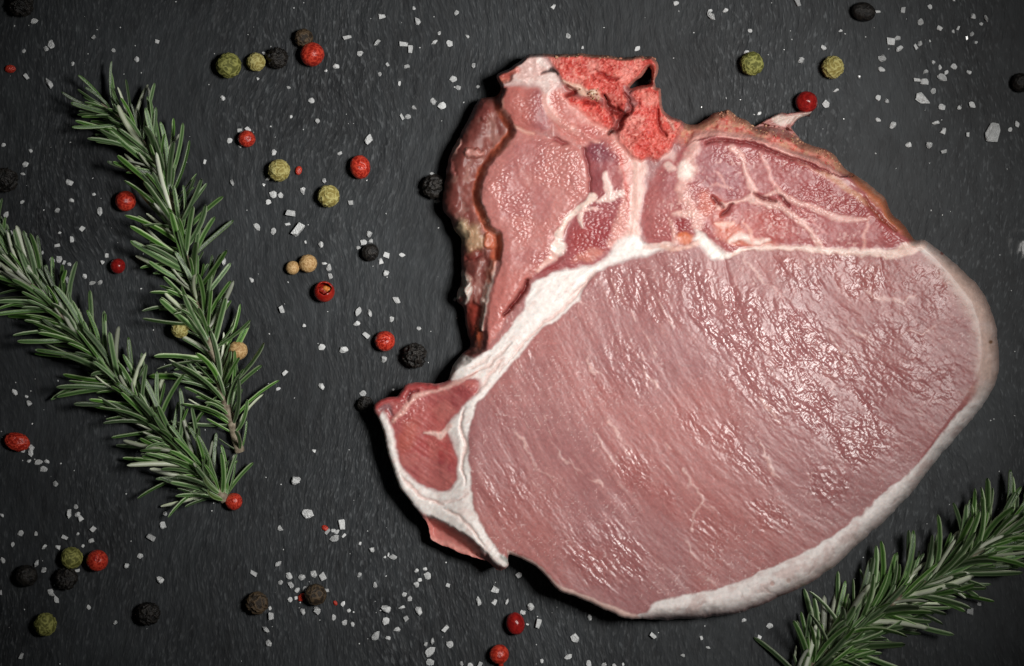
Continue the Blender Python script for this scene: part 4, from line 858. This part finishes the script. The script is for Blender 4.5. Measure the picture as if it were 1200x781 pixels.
# ------------------------------------------------------------------ coarse salt
SALT = """40,25,5 60,52,7 54,57,5 28,60,3.5 31,90,4.5 58,98,7 85,75,3.5 110,44,4 133,59,3.5 184,49,3.5 160,70,5 4,170,4 36,177,3.5 30,193,5 27,204,3.5 81,214,6 110,228,3 84,235,4 26,237,3.5 67,247,4.5 7,252,4.5 117,248,6.5 96,268,5 70,273,2.5 84,281,5 9,274,6.5 3,284,4 25,280,4 16,289,7 34,291,4 41,295,5 31,299,3.5 49,296,3.5 61,305,5 69,304,5 75,308,3.5 81,310,3.5 60,320,5 73,325,5.5 79,328,5 99,324,5 67,288,4 120,308,5 125,300,4 108,332,4 117,331,4.5
262,306,6 295,328,5 266,354,4 137,398,4 151,433,5 17,460,6 31,465,3 34,473,5 302,93,3.5 261,115,4.5 338,103,3.5 365,118,5.5 341,137,3 372,142,4 281,153,4 291,152,5 269,165,5 281,172,3 321,179,5 398,180,4 309,217,3 314,210,4 320,228,6 329,229,4.5 314,237,5 356,224,6 380,212,4 411,238,4.5 432,164,8 272,214,5 341,250,7.5 240,190,3 407,44,6 394,78,5.5 382,83,2.5 310,63,3.5
422,63,5.5 442,50,5.5 447,19,5.5 488,25,6.5 485,10,3.5 473,52,6.5 481,58,5.5 477,78,4.5 454,76,3.5 445,87,3.5 468,98,3.5 509,50,4.5 515,39,3.5 527,51,6 535,15,4 547,43,4 555,77,4.5 531,93,6.5 537,103,4.5 508,119,5.5 518,124,7.5 486,126,4.5 471,137,4.5 478,137,4.5 560,102,3
349,269,10.5 337,263,4 301,266,5.5 320,271,5.5 358,284,2.5 376,287,5.5 433,274,6.5 426,284,5.5 435,283,4.5 420,291,4.5 453,299,5.5 446,307,5 471,299,4.5 452,320,6 380,309,3.5 386,314,6.5 387,324,5.5 420,365,6.5 433,367,5.5 418,379,6 465,352,6 429,393,5 459,374,4.5 491,385,4 450,421,6 330,363,6 356,382,4 377,407,6 403,410,7.5 334,437,4.5 326,456,3 377,453,6 425,461,6 461,457,3
27,528,4.5 36,531,5.5 37,525,5 34,541,4 45,542,5 55,541,4.5 51,550,5.5 65,567,5 81,602,6 89,594,4.5 91,603,5 94,608,6 24,625,5 15,638,4 42,626,4 52,641,4.5 68,642,4.5 76,630,4.5 91,626,3 97,640,3 109,620,5 107,634,5 91,669,4 43,661,5 51,668,4.5 3,657,5 59,694,5 62,696,5 66,703,4.5 104,712,4 135,730,4 25,769,5 177,630,6 191,616,6 193,602,4 164,652,5 148,663,5 188,680,6.5 2,604,4 0,695,4
368,529,3.5 346,563,9 361,602,9.5 329,619,5.5 401,615,7 384,623,4 391,622,4 395,624,5 392,631,6 403,628,3.5 326,661,5 297,672,5.5 339,675,6 354,677,6 368,673,6 378,676,6 329,683,4.5 341,686,6 348,692,5 358,691,5.5 382,692,5 340,703,5 347,701,3 355,717,5 371,716,7 316,713,3.5 318,722,6.5 311,738,6 315,754,6 402,708,3.5 409,716,3.5 391,724,4 404,730,5 413,732,4 422,637,3 436,644,5.5 421,674,4.5 440,686,5.5
451,653,2.5 455,650,3 461,653,5.5 488,669,4 498,667,3.5 501,675,6 488,685,5.5 492,680,3.5 474,697,4 480,702,4.5 453,714,8 452,728,6.5 471,712,5 491,716,6.5 476,725,4.5 465,739,6 455,748,4.5 441,746,8.5 525,686,4 522,737,6 527,755,6.5 507,752,4.5 499,755,4 504,764,7 504,777,7 561,705,6.5 580,691,6.5 579,706,5 594,705,4 541,778,4 551,780,4 562,780,5
622,711,7 613,718,5 618,732,2.5 631,731,6.5 674,748,7 666,770,5 691,724,4.5 765,745,5.5 690,778,4.5 708,780,5 720,781,5 730,779,3 608,674,5 635,775,3 872,728,4.5 902,734,6 890,747,3.5 822,748,3.5 830,759,3.5 800,769,4 956,708,3.5 921,779,3
1029,14,4 1058,12,5 1090,8,3.5 1079,26,5.5 1101,33,5 1118,37,3.5 1123,33,3.5 1140,20,6 1156,22,5 1150,28,3.5 1133,45,3 1139,40,4 1144,50,3 1044,49,7 1052,45,5 1054,57,5.5 1073,55,4.5 1078,51,4.5 1090,48,2.5 1034,68,6.5 1033,82,6 1094,73,4 1102,79,4 1118,78,5 1109,85,4 1104,91,6.5 1085,85,5 1084,96,7 1075,94,5 1136,85,4 1007,90,3.5 1083,115,13.5 1094,107,5 1104,126,6.5 1124,126,4.5 1139,123,6 1029,115,5.5 1039,119,5 1029,141,5 1046,147,6.5 1097,144,5.5 1105,154,5.5 1134,158,4 1164,156,14 1184,152,4 1192,146,5 1065,170,5 1089,170,6 1106,178,5 1118,0,3
834,19,7 832,13,4 850,12,4.5 879,36,4 935,3,5.5 875,62,5 985,36,3.5 965,56,5 939,71,5.5 980,106,4 968,122,6.5 890,133,3.5 666,42,5 747,57,4.5 683,56,3 648,8,4 792,4,4.5 1127,699,5 1137,716,6.5 1180,665,4 1148,708,4 507,205,4 502,212,3.5 513,236,5 533,351,3.5"""
salts = []
for tok in SALT.split():
    x, y, r = map(float, tok.split(",")); salts.append((x, y, r))
salts.sort(key=lambda s: -s[2])
m_salt, nt, N, L, b = new_mat("salt_crystal")
b.inputs["Base Color"].default_value = (.95, .97, .97, 1); b.inputs["Roughness"].default_value = .28; b.inputs["IOR"].default_value = 1.45
b.inputs["Transmission Weight"].default_value = .55; b.inputs["Specular IOR Level"].default_value = .5
tc = N.new("ShaderNodeTexCoord"); nn = N.new("ShaderNodeTexNoise"); nn.inputs["Scale"].default_value = 2.2; nn.inputs["Detail"].default_value = 4; L.new(tc.outputs["Object"], nn.inputs["Vector"])
mr = N.new("ShaderNodeMapRange"); mr.inputs[1].default_value = .35; mr.inputs[2].default_value = .65; mr.inputs[3].default_value = .22; mr.inputs[4].default_value = .0; L.new(nn.outputs["Fac"], mr.inputs[0]); L.new(mr.outputs[0], b.inputs["Transmission Weight"])
oi = N.new("ShaderNodeObjectInfo"); sm_ = N.new("ShaderNodeMath"); sm_.operation = 'MULTIPLY_ADD'; sm_.inputs[1].default_value = .6; sm_.inputs[2].default_value = -.2; sm_.use_clamp = True; L.new(oi.outputs["Random"], sm_.inputs[0])
sa = N.new("ShaderNodeMath"); sa.operation = 'ADD'; sa.use_clamp = True; L.new(sm_.outputs[0], sa.inputs[0]); L.new(mr.outputs[0], sa.inputs[1]); L.new(sa.outputs[0], b.inputs["Transmission Weight"])
b.inputs["Roughness"].default_value = .2
add_noise_bump(nt, b, 5, .4, .08, 3, tc.outputs["Object"])

def salt_mesh(seed):
    rg = random.Random(seed); bm = bmesh.new()
    ex = rg.uniform(.85, 1.15); ey = rg.uniform(.6, .95); ez = rg.uniform(.42, .7)
    if seed % 6 == 0:      # blocky, corners knocked off
        for sx in (-1, 1):
            for sy in (-1, 1):
                for sz in (-1, 1):
                    for q in range(2): bm.verts.new((sx * ex * rg.uniform(.5, .88), sy * ey * rg.uniform(.5, .88), sz * ez * rg.uniform(.6, 1)))
    else:
        for k in range(20):
            d = Vector((rg.gauss(0, 1), rg.gauss(0, 1), rg.gauss(0, 1))).normalized() * rg.uniform(.8, 1.05); bm.verts.new((d.x * ex, d.y * ey, d.z * ez))
    g = bmesh.ops.convex_hull(bm, input=bm.verts)
    bmesh.ops.delete(bm, geom=[v for v in bm.verts if not v.link_faces], context='VERTS')
    zmin = min(v.co.z for v in bm.verts)
    for v in bm.verts: v.co.z = max(v.co.z - zmin, 0) 
    me = bpy.data.meshes.new("salt_crystal"); bm.to_mesh(me); bm.free(); me.materials.append(m_salt); return me
SM = [salt_mesh(40 + k) for k in range(24)]
LM = [(p[0], p[1], p[4]) for p in PEP]
SHORT = [  # landmarks a viewer can find, with short phrases
    (366,64,"the largest red peppercorn"),(289,163,"the small red peppercorn touching salt"),(422,196,"the creased egg-shaped red peppercorn"),(380,342,"the broken-open red peppercorn"),(451,400,"the split red peppercorn"),(945,120,"the shiny dark red peppercorn"),(20,518,"the shrivelled red peppercorn"),(114,657,"the red peppercorn touching a green one"),(274,588,"the red peppercorn at the sprig's end"),(604,731,"the oval dark red peppercorn"),(585,767,"the stalked red peppercorn"),
    (268,77,"the largest olive peppercorn"),(327,200,"the pale green dotted peppercorn"),(385,230,"the yellowish wrinkled peppercorn"),(881,75,"the olive peppercorn above the rib"),(976,79,"the knobbly yellow-green peppercorn"),(53,732,"the solitary ridged green peppercorn"),(1197,97,"the dark peppercorn at the edge"),
    (434,296,"the black peppercorn ringed by salt"),(486,417,"the coarse black peppercorn above the tail"),(301,707,"the brownish wrinkled peppercorn"),(174,719,"the solitary jet black peppercorn"),(31,675,"the dull black peppercorn"),(370,697,"the smooth brown peppercorn in the salt"),(1012,14,"the flattened black peppercorn at the top"),(7,211,"the ragged black peppercorn at the edge"),(25,6,"the black peppercorn in the dark corner"),(361,309,"the two tan peppercorns"),
    (1083,115,"the big flat salt flake"),(1164,156,"the biggest lone salt lump"),(505,100,"the small corner of cartilage"),(453,714,"the blocky salt crystal below the tail"),(522,737,"the four-sided salt crystal below the flap"),(140,205,"the sparse sprig's upper needles"),(67,330,"the bushy sprig's upper side"),(583,90,"the chop's bone corner"),(690,728,"the chop's lower fat rim"),(880,715,"the chop's thick fat edge"),(501,650,"the chop's pale tail flap"),(1150,690,"the dark corner sprig"),(12,81,"the red chip in the dark corner"),(640,30,"the top of the red bone"),(361,602,"the square salt slab"),(392,628,"the red chip's salt heap"),(81,602,"the salt trio below the bushy sprig"),(480,30,"the oval salt grain at the top")]
SHORT = [s for s in SHORT if s[2] not in ("the small corner of cartilage",)]
CLOCK = ["twelve", "one", "two", "three", "four", "five", "six", "seven", "eight", "nine", "ten", "eleven"]
ORD = ["", "second", "third", "fourth", "fifth", "sixth", "seventh", "eighth"]
own = {(1083.0,115.0): "big flat pale salt flake in the salt patch near the upper corner", (1164.0,156.0): "biggest rounded lump of salt beside the salt patch", (361.0,602.0): "squarish flat salt slab with a raised corner below the sprigs' cut ends", (346.0,563.0): "lone knobbly salt crystal above the squarish salt slab", (349.0,269.0): "biggest three-sided salt crystal above the two tan peppercorns", (432.0,164.0): "lone pale salt crystal above the creased egg-shaped red peppercorn", (403.0,410.0): "double salt crystal beside the split red peppercorn, a chip stuck to its base"}
lab_s = {}
bucket = {}
for (x, y, r) in salts:
    if (x, y) in own: lab_s[(x, y)] = own[(x, y)]; continue
    best = min((s for s in SHORT if math.hypot(x - s[0], y - s[1]) > 4), key=lambda s: math.hypot(x - s[0], y - s[1]))
    hr = int(round(math.degrees(math.atan2(x - best[0], best[1] - y)) / 30)) % 12
    bucket.setdefault((best[2], hr), []).append((math.hypot(x - best[0], y - best[1]), x, y, r))
for (ph_, hr), v in bucket.items():
    for k, (d_, x, y, r) in enumerate(sorted(v)):
        sz = "tiny" if r < 4.2 else ("small" if r < 6 else "chunky")
        pos = f"{ORD[k]} out " if k else ""
        lab_s[(x, y)] = f"{sz} salt grain {pos}at {CLOCK[hr]} o'clock from {ph_}"
rng = random.Random(77)
rest = bmesh.new()
for k, (x, y, r) in enumerate(salts):
    on_chop = 0
    R = r * PX * .88; rot = rng.uniform(0, 6.28); s3 = (R * rng.uniform(.92, 1.12), R * rng.uniform(.9, 1.08), R * rng.uniform(.8, 1.2))
    if (x, y) == (1083.0, 115.0): rot = -.3; s3 = (R * 1.05, R * .85, R * .7)
    if (x, y) == (1164.0, 156.0): rot = 1.2; s3 = (R * 1.1, R * .9, R * .8)
    me = SM[k % len(SM)]; loc = W(x, y, R * .4); loc.z = -.0002
    if k < 300:
        o = bpy.data.objects.new("salt_crystal", me); COL.objects.link(o); o.location = loc; o.rotation_euler = (0, 0, rot); o.scale = s3
        tag(o, lab_s[(x, y)], "salt crystal", "coarse salt crystals scattered on the slate")
    else:
        t = bmesh.new(); t.from_mesh(me); t.transform(Matrix.LocRotScale(loc, Matrix.Rotation(rot, 3, 'Z'), Vector(s3)))
        tm = bpy.data.meshes.new("tmp"); t.to_mesh(tm); t.free(); rest.from_mesh(tm); bpy.data.meshes.remove(tm)
# salt dust: specks of a pixel or so that nobody could count
for k in range(420):
    x = rng.uniform(0, 1200); y = rng.uniform(0, 781)
    if GX0 < x < GX1 and GY0 < y < GY1 and s_out[int(y) - GY0, int(x) - GX0] > -8: continue
    t = bmesh.new(); t.from_mesh(SM[rng.randrange(24)]); R = rng.uniform(.45, 1.25) * PX
    p = W(x, y); p.z = -.0001; t.transform(Matrix.LocRotScale(p, Matrix.Rotation(rng.uniform(0, 6), 3, 'Z'), Vector((R, R, R))))
    tm = bpy.data.meshes.new("tmp"); t.to_mesh(tm); t.free(); rest.from_mesh(tm); bpy.data.meshes.remove(tm)
o = link_mesh("salt_dust", rest, m_salt, smooth=False); o["kind"] = "stuff"; o["label"] = "fine specks of salt dust strewn over the slate"; o["category"] = "salt"
